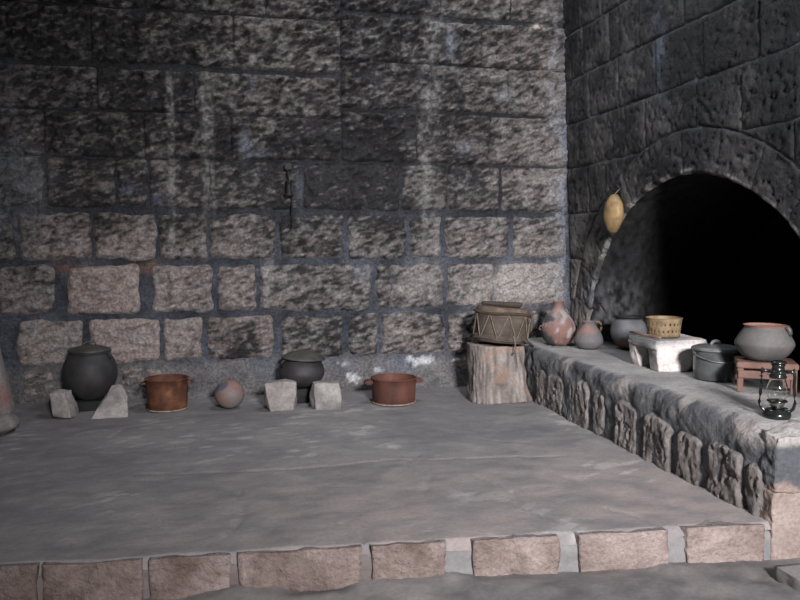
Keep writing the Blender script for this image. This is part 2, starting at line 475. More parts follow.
# course by course: (left, right, tone, pinkness)
for x0, x1, t, pk in ((-1.57, -1.09, -.22, .4), (-1.07, -.53, -.38, .7), (-.52, -.21, -.12, .6), (-.19, .33, -.02, .6), (.38, .89, .22, .3),
                      (.93, 1.18, .1, .3), (1.20, 1.755, .08, .4), (1.77, 2.05, .0, .4), (2.07, 2.58, .05, .4), (2.6, 2.86, .0, .3)):
    back_stone(x0, x1, .285, .645, t, pk, gap=.010, amp=.016, wav=.018)
for x0, x1, z0, z1, t in ((-1.55, -1.3, .05, .26, .1), (-.85, -.5, .1, .265, .05), (2.45, 2.86, .04, .27, .1)):
    back_stone(x0, x1, z0, z1, t, .5, gap=.012, amp=.012, proud=.04)
for x0, x1, t, pk in ((-2.2, -1.72, .1, .4), (-1.68, -1.29, .06, .4), (-1.21, -.68, -.26, .8), (-.60, -.14, -.12, .5), (-.10, .20, .05, .4), (.22, 1.12, .0, .2),
                      (1.16, 1.28, .1, .3), (1.27, 1.74, -.06, .3), (1.75, 2.18, -.04, .3), (2.20, 2.83, -.28, .3)):
    back_stone(x0, x1, .672, 1.05, t, pk, gap=.010, amp=.021, wav=.020)
for x0, x1, t, pk in ((-2.1, -1.55, .05, .4), (-1.53, -1.01, -.26, .6), (-1.0, -.55, -.24, .6), (-.53, -.18, .05, .5), (-.16, .36, -.02, .4), (.38, .89, .04, .2),
                      (.93, 1.41, .04, .2), (1.44, 1.72, -.06, .3), (1.74, 2.31, .0, .3), (2.34, 2.83, -.12, .3)):
    back_stone(x0, x1, 1.085, 1.44, t, pk, gap=.008, amp=.024, wav=.018)
for x0, x1, t, pk in ((-1.9, -1.34, .0, .3), (-1.33, -.83, .0, .6), (-.83, -.60, .02, .6), (-.60, -.17, .02, .5), (-.16, .56, .1, .3), (.57, 1.36, .18, .2),
                      (1.37, 1.76, .03, .3), (1.77, 2.22, .08, .3), (2.22, 2.83, .0, .3)):
    back_stone(x0, x1, 1.475, 1.86, t, pk, gap=.007, amp=.019, proud=.015)
UP = dict(gap=.001, amp=.036, proud=.022, edge=.014, wav=.008)
for x0, x1, t in ((-1.9, -1.33, .0), (-1.33, -.62, .02), (-.62, .02, .0), (.02, .88, .06)): back_stone(x0, x1, 1.865, 2.20, t, .3, **UP)
for x0, x1, t in ((-1.9, -.95, .03), (-.95, -.25, .02), (-.25, .88, -.05)): back_stone(x0, x1, 2.205, 2.52, t, .3, **UP)
for x0, x1, t in ((-1.9, -.98, .08), (-.98, .05, .0), (.05, .88, -.06)): back_stone(x0, x1, 2.56, 2.96, t, .3, **UP)
for x0, x1, t in ((-1.9, -.6, .1), (-.6, .3, .06), (.3, .88, .04)): back_stone(x0, x1, 2.97, 3.42, t, .3, **UP)
for x0, x1, t in ((.88, 1.5, .14), (1.5, 2.12, .0), (2.12, 2.83, -.06)): back_stone(x0, x1, 1.865, 2.265, t, .3, **UP)
for x0, x1, t in ((.88, 1.62, .03), (1.62, 2.28, -.02), (2.28, 2.83, -.06)): back_stone(x0, x1, 2.29, 2.66, t, .3, **UP)
for x0, x1, t in ((.88, 1.36, .05), (1.36, 2.05, -.02), (2.05, 2.83, -.04)): back_stone(x0, x1, 2.665, 3.015, t, .3, **UP)
for x0, x1, t in ((.88, 1.7, .1), (1.7, 2.3, .04), (2.3, 2.83, .0)): back_stone(x0, x1, 3.05, 3.42, t, .3, **UP)

# ================================================================== RIGHT WALL WITH THE ARCH
YC, ZC, RA, RO = 4.5, 0.175, 1.48, 1.75      # arch centre, opening radius, outer edge of the arch ring
ZL = 0.41                                    # top of the bench
def mapright(U, V, h): return np.stack([xr(V) - h, U, V], -1)

def right_col(base, seed):
    def f(U, V, d):
        n1 = fbm(U * 2.5, V * 2.5, 61, 4); n2 = fbm(U * 10, V * 10, 62 + seed, 4); n3 = fbm(U * 45, V * 45, 63, 3)
        c = mixc((.013, .013, .0145), (.075, .071, .072), np.clip(base + (n1 - .5) * 1.7 + (n2 - .5) * 1.2 + (n3 - .5) * 1.0, 0, 1))
        # soot runs down in broad vertical bands
        k = blob(U, V, 4.35, 2.3, .26, .7) + blob(U, V, 3.55, 2.2, .3, .8)
        c = mixc(c, (.012, .014, .017), np.clip(k * .85, 0, .9))
        # cleaner stone low down by the corner
        k = sstep(5.35, 6.0, U) * sstep(1.75, .9, V)
        c = mixc(c, (.20, .185, .175), np.clip(k * (.2 + (n2 - .3) * 1.5), 0, .85))
        k = blob(U, V, 5.72, .56, .3, .10)
        c = mixc(c, (.42, .36, .32), np.clip(k * (n2 * 2.2 - .3), 0, .85))
        k = blob(U, V, 5.75, .78, .2, .12) + blob(U, V, 4.75, 2.45, .07, .3) * .6
        c = mixc(c, (.10, .125, .18), np.clip(k * (n2 * 1.8 - .3), 0, .7))
        return c
    return f

def pits(seed, amp=.012):
    def f(U, V):
        n = fbm(U * 30 + seed, V * 30, seed, 3); lo = fbm(U * 4, V * 4 + seed, seed + 2, 3) - .5
        return amp * (lo * 1.3 + (fbm(U * 16, V * 16, seed + 4, 3) - .5) * .7) - .016 * sstep(.60, .70, n)
    return f

# backing with the arch cut out
def right_backing():
    y = np.linspace(-3.3, YB + .02, 300); z = np.linspace(-.3, 4.3, 150)
    U, V = np.meshgrid(y, z, indexing='ij')
    du, dv = U - YC, V - ZC
    r = np.hypot(du, np.maximum(dv, 0))
    inside = r < RA + .02
    k = np.where(inside, (RA + .02) / np.maximum(r, 1e-6), 1.0)
    U2, V2 = YC + du * k, ZC + np.where(dv > 0, dv * k, dv)
    h = (fbm(U2 * 5, V2 * 5, 71, 4) - .5) * .012
    P = mapright(U2, V2, h).reshape(-1, 3)
    Fc = grid_faces(len(y), len(z), True)
    ins = inside.reshape(-1)
    Fc = Fc[~ins[Fc].all(1)]
    n1 = fbm(U2 * 6, V2 * 6, 72, 4); n2 = fbm(U2 * 20, V2 * 20, 73, 3)
    c = mixc((.020, .022, .026), (.115, .123, .14), np.clip(n1 * 1.8 - .5 + (n2 - .5) * .6, 0, 1))
    k = sstep(5.6, 6.1, U2) * sstep(1.6, 1.0, V2)
    c = mixc(c, (.18, .16, .15), k * n2)
    return struct(mesh_np('wall_right', P, Fc, M['rwall'], None, c.reshape(-1, 3)))
wall_right = right_backing()

ring_out = lambda U, V: np.hypot(U - YC, V - ZC) - RO - .006
rng = random.Random(9)
def right_stone(y0, y1, z0, z1, base=None, gap=.003):
    sd = rng.randrange(1000)
    b = rng.uniform(.22, .42) if base is None else base
    sheet('wall_stone', y0 + gap, y1 - gap, z0 + gap, z1 - gap, .014, mapright, pits(sd), right_col(b, sd), M['rwall'], wall_right,
          dfn=ring_out, proud=.013, edge=.010, sink=.014, corner=.012, clamp=.001, wav=.004, seed=sd, flip=True)
rows = [(1.50, 1.82, (2.0, 2.6, 3.15)), (5.55, 5.9, None)]
for z0, z1, ys in ((2.93, 3.4, (1.9, 2.7, 3.3, 3.95, 4.5, 5.05, 5.55, 5.9, 6.235)),
                   (2.565, 2.93, (1.9, 2.5, 3.1, 3.62, 4.46, 5.0, 5.45, 5.88, 6.1, 6.235)),
                   (2.205, 2.565, (1.9, 2.6, 3.2, 3.76, 4.27, 4.8, 5.32, 5.79, 6.235)),
                   (1.84, 2.205, (1.9, 2.45, 2.95, 3.45, 3.92, 4.345, 4.95, 5.42, 6.0, 6.235)),
                   (1.46, 1.84, (1.9, 2.5, 3.0, 3.5, 4.5, 5.5, 5.85, 6.235)),
                   (1.08, 1.46, (1.9, 2.55, 3.3, 5.6, 6.235)), (.72, 1.08, (1.9, 2.4, 3.0, 5.9, 6.235)), (.36, .72, (1.9, 2.5, 3.0, 6.0, 6.235)),
                   (0., .36, (1.9, 2.4, 2.84))):
    for a, b in zip(ys, ys[1:]):
        # stones swallowed by the arch ring are not there
        cs = [(u, v) for u in np.linspace(a, b, 9) for v in np.linspace(z0, z1, 9)]
        if sum(math.hypot(u - YC, v - ZC) > RO + .02 for u, v in cs) > 6:
            right_stone(a, b, z0, z1)

# arch ring: wedge stones with a worn pale lip
def map_ring(T, R, h):
    y = YC + R * np.cos(T); z = ZC + R * np.sin(T)
    return np.stack([xr(z) - h, y, z], -1)
edges = [.165, .34, .52, .70, .90, 1.10, 1.32, 1.56, 1.80, 2.03, 2.26, 2.48, 2.70, 2.92, 3.0]
for a, b in zip(edges, edges[1:]):
    sd = rng.randrange(1000)
    def hf(T, R, sd=sd):
        return pits(sd)(YC + R * np.cos(T), ZC + R * np.sin(T))
    def cf(T, R, d, sd=sd):
        y = YC + R * np.cos(T); z = ZC + R * np.sin(T)
        c = right_col(.28, 3)(y, z, d)
        n = fbm(y * 16, z * 16, 66, 4)
        lip = sstep(.035, .004, R - RA)
        c = mixc(c, (.34, .33, .32), np.clip(lip * (n * 4.5 - 2.0 - .5 * sstep(1.5, .6, T)), 0, .85))
        return c
    # angle step converted so the grid stays near-square
    nu = max(5, int((b - a) * 1.6 / .015)); nv = 22
    T, R = np.meshgrid(np.linspace(a - .006, b + .006, nu), np.linspace(RA - .008, RO + .01, nv), indexing='ij')
    da = np.minimum(T - a, b - T) * R - .004; dr = np.minimum(R - RA + .002, RO - R)
    y_, z_ = YC + R * np.cos(T), ZC + R * np.sin(T)
    wv = (fbm(y_ * 12, z_ * 12, 67, 3) - .5) * .03
    d = dr + wv * .7
    h = -.022 + .032 * sstep(-.014, .010, d) - .011 * sstep(.007, -.002, da + wv * .3) + hf(T, R) * sstep(0, .03, d)
    P = map_ring(T, R, h).reshape(-1, 3)
    mesh_np('arch_stone', P, grid_faces(nu, nv, False), M['rwall'], wall_right, cf(T, R, d).reshape(-1, 3))

# niche behind the arch
XN = 4.15
def niche():
    t = np.linspace(math.asin((ZL - .02 - ZC) / RA), math.pi - math.asin((ZL - .02 - ZC) / RA), 120)
    s = np.linspace(0, 1, 70)
    T, Sx = np.meshgrid(t, s, indexing='ij')
    n = fbm(T * 12, Sx * 14, 81, 4)
    # courses of the vault read as faint grooves
    ph = (T * 1.48 / .28) % 1.0
    gr = np.minimum(ph, 1 - ph)
    R = RA + .004 + .02 * (n - .5) + .012 * sstep(.05, .0, gr)
    y = YC + R * np.cos(T); z = ZC + R * np.sin(T)
    x = (xr(z) + .01) * (1 - Sx) + XN * Sx
    P = np.stack([x, y, z], -1).reshape(-1, 3)
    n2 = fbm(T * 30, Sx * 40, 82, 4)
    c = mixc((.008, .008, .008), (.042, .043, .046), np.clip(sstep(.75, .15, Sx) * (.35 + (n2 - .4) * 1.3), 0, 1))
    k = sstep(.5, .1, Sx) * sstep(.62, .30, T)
    c = mixc(c, (.15, .15, .16), np.clip(k * (n2 * 2.2 - .75), 0, .6))  # lit lower part of the far jamb, painted paler over the soot
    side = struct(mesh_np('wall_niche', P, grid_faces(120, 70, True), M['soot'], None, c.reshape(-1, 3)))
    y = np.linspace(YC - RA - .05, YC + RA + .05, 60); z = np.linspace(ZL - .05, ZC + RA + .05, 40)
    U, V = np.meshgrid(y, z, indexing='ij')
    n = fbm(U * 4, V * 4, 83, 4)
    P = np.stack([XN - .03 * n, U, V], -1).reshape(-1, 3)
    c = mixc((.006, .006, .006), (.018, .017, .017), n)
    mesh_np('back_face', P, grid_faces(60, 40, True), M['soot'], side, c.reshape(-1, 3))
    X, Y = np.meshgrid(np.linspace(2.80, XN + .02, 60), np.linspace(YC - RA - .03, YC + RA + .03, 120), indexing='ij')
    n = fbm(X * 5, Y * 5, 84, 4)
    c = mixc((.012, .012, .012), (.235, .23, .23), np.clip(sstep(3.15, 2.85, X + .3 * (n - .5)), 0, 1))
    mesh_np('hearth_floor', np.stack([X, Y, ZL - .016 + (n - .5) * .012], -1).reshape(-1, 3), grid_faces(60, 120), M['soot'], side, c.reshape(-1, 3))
niche()

# ================================================================== FLOORS
def step_y(x): return 3.012 - 0.0687 * x
ZLOW = -0.145
CR = [((1.40, 2.93), (1.38, 3.1), (1.28, 3.3), (1.33, 3.5), (1.22, 3.8)), ((.9, 3.6), (1.0, 3.85), (.93, 4.1), (1.05, 4.3)),
      ((.51, 2.98), (.50, 3.15), (.42, 3.35)), ((1.45, 4.6), (1.6, 4.45), (1.75, 4.4)), ((-.35, 5.55), (-.7, 5.3), (-.75, 5.0)),
      ((0.0, 3.02), (-.03, 3.2), (.05, 3.45), (0.02, 3.8)), ((-.5, 4.2), (.3, 4.13), (.9, 4.18), (1.9, 4.05)), ((1.80, 2.9), (1.76, 3.05), (1.66, 3.2))]
def seg_d(X, Y, a, b):
    ax, ay = a; bx, by = b
    t = np.clip(((X - ax) * (bx - ax) + (Y - ay) * (by - ay)) / ((bx - ax) ** 2 + (by - ay) ** 2), 0, 1)
    return np.hypot(X - ax - t * (bx - ax), Y - ay - t * (by - ay))

def floor_col(X, Y):
    n1 = fbm(X * 1.6, Y * 1.6, 91, 4); n2 = fbm(X * 6, Y * 9, 92, 4); n3 = fbm(X * 22, Y * 30, 93, 3)
    c = mixc((.135, .131, .137), (.228, .218, .22), np.clip(n1 * 1.2 - .1 + (n2 - .5) * .8 + (n3 - .5) * .6, 0, 1))
    wm = sstep(4.6, 3.2, Y) * sstep(-1.6, 1.5, X)
    c = mixc(c, (.255, .22, .212), np.clip(wm * (n2 * 1.7 - .2), 0, .8))
    k = sstep(.62, .70, fbm(X * 7 + Y * 3, Y * 16 - X * 6, 94, 4)) * sstep(.5, .62, n1 + .06)
    c = mixc(c, (.42, .41, .41), k * .4)
    k = sstep(.60, .75, fbm(X * 3, Y * 3, 95, 4))
    c = mixc(c, (.14, .14, .148), k * .45)
    return c

nx, ny = 300, 190
U, V = np.meshgrid(np.linspace(-3.25, 2.4, nx), np.linspace(0, 1, ny), indexing='ij')
Yf = step_y(U) + .012 + (YB + .02 - step_y(U) - .012) * V ** 1.15
hz = (fbm(U * 2.5, Yf * 2.5, 96, 4) - .5) * .02 + (fbm(U * 11, Yf * 12, 97, 4) - .5) * .009
cr = np.full_like(U, 9.0)
for line in CR:
    for a, b in zip(line, line[1:]): cr = np.minimum(cr, seg_d(U + .03 * (fbm(U * 9, Yf * 9, 98) - .5), Yf + .03 * (fbm(U * 9, Yf * 9, 99) - .5), a, b))
hz = hz * sstep(.0, .3, Yf - step_y(U) + .1) - .045 * sstep(.045, .01, Yf - step_y(U) + .04 * (fbm(U * 8, Yf * 8, 104, 3) - .5)) - .010 * sstep(.016, .0, cr) + .012 * sstep(5.9, 6.2, Yf)
P = np.stack([U, Yf, hz], -1).reshape(-1, 3)
floor = struct(mesh_np('floor', P, grid_faces(nx, ny), M['floor'], None, floor_col(U, Yf).reshape(-1, 3)))

# packed core and mortar of the step's front
U, V = np.meshgrid(np.linspace(-3.25, 2.3, 280), np.linspace(0, 1, 14), indexing='ij')
a = V * 1.0
yy = step_y(U) + .16 - .148 * sstep(0, .35, a); zz = -.032 - np.maximum(a - .25, 0) / .75 * .16
yy = yy + (fbm(U * 14, a * 4, 101, 3) - .5) * .02; zz = zz + (fbm(U * 9, a * 3, 102, 3) - .5) * .008
n = fbm(U * 8, a * 3, 103, 3)
mesh_np('mortar', np.stack([U, yy, zz], -1).reshape(-1, 3), grid_faces(280, 14, True), M['floor'], floor,
        mixc(mixc((.11, .095, .09), (.17, .15, .145), n), mixc((.13, .13, .134), (.215, .212, .212), n), sstep(.5, .85, U)).reshape(-1, 3))

def kerb_col(P):
    x, y, z = P.T
    n = fbm3(x * 6, y * 6, z * 6, 111, 3); n2 = fbm3(x * 26, y * 26, z * 26, 112, 3)
    c = mixc((.145, .105, .092), (.30, .245, .228), np.clip(n * 1.8 - .55 + (n2 - .5) * .9 + sstep(-.3, 1.6, x) * .45, 0, 1))
    top = sstep(-.014, .002, z + (n2 - .5) * .03 - .012 * (y - step_y(x) < .01))
    c = mixc(c, floor_col(x, y), top)
    return c
kj = [(-2.35, -1.75), (-1.74, -1.25), (-1.24, -.72), (-.715, -.337), (-.332, -.008), (.0, .50), (.525, .84), (.94, 1.315), (1.385, 1.79), (1.865, 2.235)]
for i, (a, b) in enumerate(kj):
    ya, yb = step_y(a), step_y(b)
    tl = -.01 if i > 6 else 0
    rock('kerb_stone', [(a + .01, ya - .012, ZLOW - .02), (b - .01, yb - .012, ZLOW - .02), (b, yb + .14, ZLOW), (a, ya + .14, ZLOW),
                        (a + .005, ya - .004, .004), (b - .005, yb - .004, .004), (b, yb + .14, -.020), (a, ya + .14, -.020)],
         200 + i, kerb_col, M['kerb'], floor, n=28, rnd=.05, amp=.008, chip=.006, fr=14)

# lower floor in front of the step
U, V = np.meshgrid(np.linspace(-3.25, 3.0, 200), np.linspace(-3.2, 3.15, 200), indexing='ij')
hz = ZLOW + (fbm(U * 3, V * 3, 121, 4) - .5) * .06 + (fbm(U * 12, V * 12, 122, 3) - .5) * .03
n1 = fbm(U * 3, V * 3, 123, 4); n2 = fbm(U * 14, V * 14, 124, 3)
c = mixc((.10, .095, .098), (.24, .225, .22), np.clip(n1 * 1.3 - .2 + (n2 - .5) * .8, 0, 1))
floor_lower = struct(mesh_np('floor_lower', np.stack([U, V, hz], -1).reshape(-1, 3), grid_faces(200, 200), M['floor'], None, c.reshape(-1, 3)))
def pave_col(P):
    x, y, z = P.T
    n = fbm3(x * 7, y * 7, z * 7, 131, 4)
    return mixc((.12, .112, .115), (.26, .245, .24), np.clip(n * 1.5 - .25, 0, 1))
for i, (x0, x1, y0, y1, t) in enumerate(((2.13, 2.8, 2.2, 2.68, .05),)):
    rock('paving_stone', boxc(x0, x1, y0, y1, ZLOW - .06, ZLOW + t), 300 + i, pave_col, M['floor'], floor_lower, n=26, rnd=.08, amp=.008, chip=.012, fr=10)

# ================================================================== ROOM SHELL BEHIND THE CAMERA
def shell(name, boxes):
    bm = bmesh.new()
    for x0, x1, y0, y1, z0, z1 in boxes:
        g = bmesh.ops.create_cube(bm, size=1.0)
        for v in g['verts']:
            v.co = Vector(((x0 + x1) / 2 + v.co.x * (x1 - x0), (y0 + y1) / 2 + v.co.y * (y1 - y0), (z0 + z1) / 2 + v.co.z * (z1 - z0)))
    return struct(bm_obj(name, bm, M['plain_wall'], None, smooth=False))
shell('ceiling', [(-3.5, .8, -3.7, 6.5, 4.25, 4.45), (1.9, 3.3, -3.7, 6.5, 4.25, 4.45), (.8, 1.9, -3.7, 4.2, 4.25, 4.45), (.8, 1.9, 5.3, 6.5, 4.25, 4.45)])  # unseen opening left for the added overhead lamp
shell('wall_left', [(-3.5, -3.2, -3.7, 6.5, -.25, 4.25)])
shell('wall_front', [(-3.2, -1.75, -3.7, -3.15, -.25, 4.25), (-1.75, -.65, -3.7, -3.15, 2.1, 4.25), (-.65, .55, -3.7, -3.15, -.25, 4.25),
                     (.55, 1.75, -3.7, -3.15, -.25, 2.35), (.55, 1.75, -3.7, -3.15, 3.55, 4.25), (1.75, 3.2, -3.7, -3.15, -.25, 4.25)])

# ================================================================== STONE BENCH (HEARTH LEDGE)
bench = thing('stone_bench', 'long low masonry hearth bench running under the sooty arch', 'bench', (0, 0, 0))
XB = 2.27
def bench_body():
    prof = [(XB + .01, -.16), (XB, 0), (XB - .005, .1), (XB, .2), (XB, .30), (XB + .006, .35), (XB + .022, .385), (XB + .06, .405), (XB + .13, .41)]
    prof = np.array(prof)
    # resample front, then the top back into the niche
    s = np.concatenate([[0], np.cumsum(np.hypot(*np.diff(prof, axis=0).T))])
    ss = np.linspace(0, s[-1], 46)
    px = np.interp(ss, s, prof[:, 0]); pz = np.interp(ss, s, prof[:, 1])
    px = np.concatenate([px, np.linspace(XB + .15, 2.90, 34)]); pz = np.concatenate([pz, np.full(34, ZL)])
    NP = len(px)
    y = np.linspace(2.93, YB - .02, 270)
    Yg, I = np.meshgrid(y, np.arange(len(px)), indexing='ij')
    X = px[I].copy(); Z = pz[I].copy()
    # near end: round the corner off and drop a little
    e = sstep(3.08, 2.92, Yg)
    Z = Z - e * .035 * sstep(.3, .41, Z); X = X + e * .02 * (I < 46)
    fr = (I < 46)
    n = fbm(Yg * 7, Z * 7 + X * 3, 141, 4) - .5; n2 = fbm(Yg * 24, Z * 24 + X * 18, 142, 3) - .5
    X = X - np.where(fr, n * .045 + n2 * .018, 0) * sstep(-.2, .02, Z)
    Z = Z + np.where(I >= 36, (fbm(X * 6, Yg * 6, 143, 4) - .5) * .012 - .003 + n2 * .004, 0)
    P = np.stack([X, Yg, Z], -1).reshape(-1, 3)
    a = fbm(Yg * 5, Z * 5, 144, 4); b = fbm(Yg * 22, Z * 22 + X * 15, 145, 3)
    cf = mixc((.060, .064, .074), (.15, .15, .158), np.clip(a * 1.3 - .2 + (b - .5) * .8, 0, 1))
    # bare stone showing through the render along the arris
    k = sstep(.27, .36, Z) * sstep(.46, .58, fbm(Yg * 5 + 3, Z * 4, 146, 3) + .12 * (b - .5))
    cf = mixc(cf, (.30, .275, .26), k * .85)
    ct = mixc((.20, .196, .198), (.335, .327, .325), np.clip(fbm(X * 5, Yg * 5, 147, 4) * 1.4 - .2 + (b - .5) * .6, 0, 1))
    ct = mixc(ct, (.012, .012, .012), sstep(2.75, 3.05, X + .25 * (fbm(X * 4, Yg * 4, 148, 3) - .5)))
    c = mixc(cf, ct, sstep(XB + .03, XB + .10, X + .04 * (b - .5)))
    Fq = grid_faces(270, NP, False).tolist()
    # close it: underside, back and the two ends
    P = P.tolist(); c = c.reshape(-1, 3).tolist()
    b0 = len(P)
    for yy in (2.93, YB - .02):
        P.append((2.90, yy, -.16)); c.append((.1, .1, .1))
    Fq.append([i * NP for i in range(270)][::-1] + [b0, b0 + 1])
    Fq.append([i * NP + NP - 1 for i in range(270)] + [b0 + 1, b0])
    Fq.append([j for j in range(NP)] + [b0]); Fq.append([269 * NP + j for j in range(NP)][::-1] + [b0 + 1])
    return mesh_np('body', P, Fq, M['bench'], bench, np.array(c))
bench_body()
def mapbench(U, V, h): return np.stack([XB - h, U, V], -1)
def bpits(sd):
    def f(U, V):
        n = fbm(U * 38 + sd, V * 22, sd, 3)
        return .03 * (fbm(U * 9, V * 6, sd + 1, 3) - .5) + .016 * (fbm(U * 30, V * 20, sd + 2, 3) - .5) - .015 * sstep(.58, .70, n)
    return f
def bench_stone_col(P2seed):
    def f(U, V, d):
        n = fbm(U * 8, V * 8, P2seed, 4); n2 = fbm(U * 40, V * 40, P2seed + 1, 3)
        c = mixc((.11, .10, .096), (.25, .228, .215), np.clip(n * 1.5 - .25 + (n2 - .5) * .9, 0, 1))
        return mixc(c, (.075, .078, .088), sstep(.02, -.005, d))
    return f
for i, (yc, wd, z0, z1) in enumerate(((5.40, .10, .02, .27), (5.16, .13, .01, .29), (4.76, .16, .01, .285), (4.48, .075, .03, .28), (4.13, .125, 0, .275),
                                      (3.78, .135, -.01, .275), (3.49, .10, 0, .255), (3.195, .125, 0, .265), (2.985, .060, -.02, .235))):
    sheet('face_stone', yc - wd * 1.05, yc + wd * 1.05, z0 - .05, z1, .009, mapbench, bpits(400 + i), bench_stone_col(410 + i), M['bench'], bench,
          proud=.02, edge=.03, corner=.06, wav=.022, seed=400 + i, sink=.06, flip=True, clamp=-.004)
# end of the bench facing the room
def end_col(P):
    x, y, z = P.T
    n = fbm3(x * 7, y * 7, z * 7, 151, 4); n2 = fbm3(x * 30, y * 30, z * 30, 152, 3)
    c = mixc((.19, .145, .127), (.32, .265, .238), np.clip(n * 1.5 - .25 + (n2 - .5) * .6, 0, 1))
    c = mixc(c, (.075, .08, .09), np.clip(sstep(.14, .17, z + (n - .5) * .12) * sstep(.36, .30, z + (n - .5) * .1), 0, 1))
    return mixc(c, (.30, .285, .28), sstep(.30, .36, z + (n - .5) * .1))
rock('end_block', [(XB - .01, 2.86, ZLOW - .04), (2.86, 2.84, ZLOW - .04), (2.86, 3.0, ZLOW), (XB, 3.0, ZLOW), (XB - .012, 2.86, .14), (2.86, 2.84, .14), (2.86, 3.0, .14), (XB, 3.0, .14)],
     161, end_col, M['bench'], bench, n=30, rnd=.05, amp=.010, chip=.01)
rock('rim_block', [(XB - .012, 2.855, .13), (2.86, 2.84, .13), (2.86, 3.02, .13), (XB + .01, 3.02, .13), (XB + .0, 2.865, .375), (2.86, 2.85, .40), (2.86, 3.05, .405), (XB + .03, 3.05, .39)],
     162, end_col, M['bench'], bench, n=34, rnd=.10, amp=.018, chip=.010, fr=16)

# ================================================================== OBJECTS ON THE PLATFORM
def iron_profile(pts, wall=.008):
    """closed vessel profile: outside up, then the inside back down"""
    out = list(pts)
    inn = [(max(r - wall, 0.0), z + (wall if i == 0 else 0)) for i, (r, z) in enumerate(pts)]
    return out + inn[::-1]

def smoothp(pts, n=40):
    """Catmull-Rom through profile points"""
    P = np.array(pts, float); out = []
    m = len(P)
    per = max(2, n // (m - 1))
    for i in range(m - 1):
        p0, p1, p2, p3 = P[max(i - 1, 0)], P[i], P[i + 1], P[min(i + 2, m - 1)]
        for k in range(per):
            t = k / per
            out.append(.5 * (2 * p1 + (p2 - p0) * t + (2 * p0 - 5 * p1 + 4 * p2 - p3) * t * t + (3 * p1 - p0 - 3 * p2 + p3) * t ** 3))
    out.append(P[-1])
    return [(max(float(r), 0), float(z)) for r, z in out]

# --- big cauldron with lid between two stones
t = thing('cauldron', 'large round black cauldron with flat lid between two rough stones', 'pot', (-1.013, 5.99, .07), .3)
lathe('body', iron_profile(smoothp([(0, 0), (.075, .010), (.135, .06), (.175, .12), (.190, .19), (.180, .265), (.152, .325), (.136, .348), (.140, .36)])), M['iron'], t, wob=.01, seed=1)
lid = lathe('lid', [(0, .356), (.148, .358), (.152, .364), (.148, .371), (.12, .384), (.07, .397), (.03, .402), (0, .403)], M['iron_lid'], t)
tube('lid_handle', arc((0, 0, .400), .045, 0, math.pi, 10, 'xz', .028), .0055, M['iron_lid'], lid)
tube('rim', [(.142 * math.cos(a), .142 * math.sin(a), .353) for a in np.linspace(0, 2 * math.pi, 40, endpoint=False)], .006, M['iron'], t, closed=True)
for a in (-.75, 2.4):
    tube('lug', [(.150 * math.cos(a) + dx * math.cos(a), .150 * math.sin(a) + dx * math.sin(a), z) for dx, z in ((-.014, .345), (.012, .345), (.02, .328), (.014, .31), (.002, .305))], .009, M['iron'], t)

# --- squat pot with hat lid on two stones
t = thing('squat_pot', 'squat dark iron pot with peaked lid behind two pale stones', 'pot', (.525, 5.93, .115), .2)
lathe('body', iron_profile(smoothp([(0, 0), (.07, .006), (.135, .04), (.170, .095), (.170, .135), (.150, .185), (.120, .215), (.122, .228)])), M['iron'], t, wob=.012, seed=3)
lid = lathe('lid', smoothp([(0, .214), (.10, .214), (.158, .218), (.167, .223), (.160, .231), (.13, .250), (.09, .268), (.04, .280), (0, .283)], 40), M['iron_lid'], t, wob=.02, seed=5)
lid.rotation_euler = (.02, .06, 0)
for a in (3.3, .2):
    tube('lug', [(.13 * math.cos(a) + dx * math.cos(a), .13 * math.sin(a) + dx * math.sin(a), z) for dx, z in ((0, .215), (.03, .21), (.045, .19), (.035, .165))], .009, M['iron'], t)

def rock_col(a, b, seed):
    def f(P):
        x, y, z = P.T
        n = fbm3(x * 9, y * 9, z * 9, seed, 4); n2 = fbm3(x * 40, y * 40, z * 40, seed + 1, 2)
        return mixc(a, b, np.clip(n * 1.7 - .35 + (n2 - .5) * .5, 0, 1))
    return f
pale = rock_col((.16, .145, .14), (.36, .335, .325), 501)
# pair under the cauldron
o = rock('hearth_stone', [(-1.22, 5.68, 0), (-1.09, 5.66, 0), (-1.07, 5.86, 0), (-1.21, 5.88, 0), (-1.265, 5.70, .20), (-1.12, 5.70, .22), (-1.10, 5.84, .19), (-1.25, 5.86, .19)],
         511, pale, M['rock'], n=20, rnd=.30, amp=.012, chip=.036, fr=9)
tag(o, 'upright grey rough stone beside the cauldron, standing tall and square', 'stone', 'hearth stones')
o = rock('hearth_stone', [(-.955, 5.66, 0), (-.72, 5.66, 0), (-.74, 5.84, 0), (-.93, 5.86, 0), (-.87, 5.74, .13), (-.73, 5.74, .12), (-.78, 5.82, .21), (-.84, 5.84, .215)],
         512, pale, M['rock'], n=20, rnd=.24, amp=.012, chip=.036, fr=9)
tag(o, 'slanted wedge-shaped grey stone leaning against the cauldron', 'stone', 'hearth stones')
o = rock('hearth_stone', boxc(-1.10, -.92, 5.90, 6.10, 0, .070), 515, rock_col((.010, .010, .010), (.028, .027, .027), 522), M['rock'], n=14, rnd=.16, amp=.006, chip=.012, fr=9)  # added support for the cauldron, shade under the pot put into its colour
tag(o, 'low added stone under the belly of the cauldron, coloured black like the shade there', 'stone', 'hearth stones')
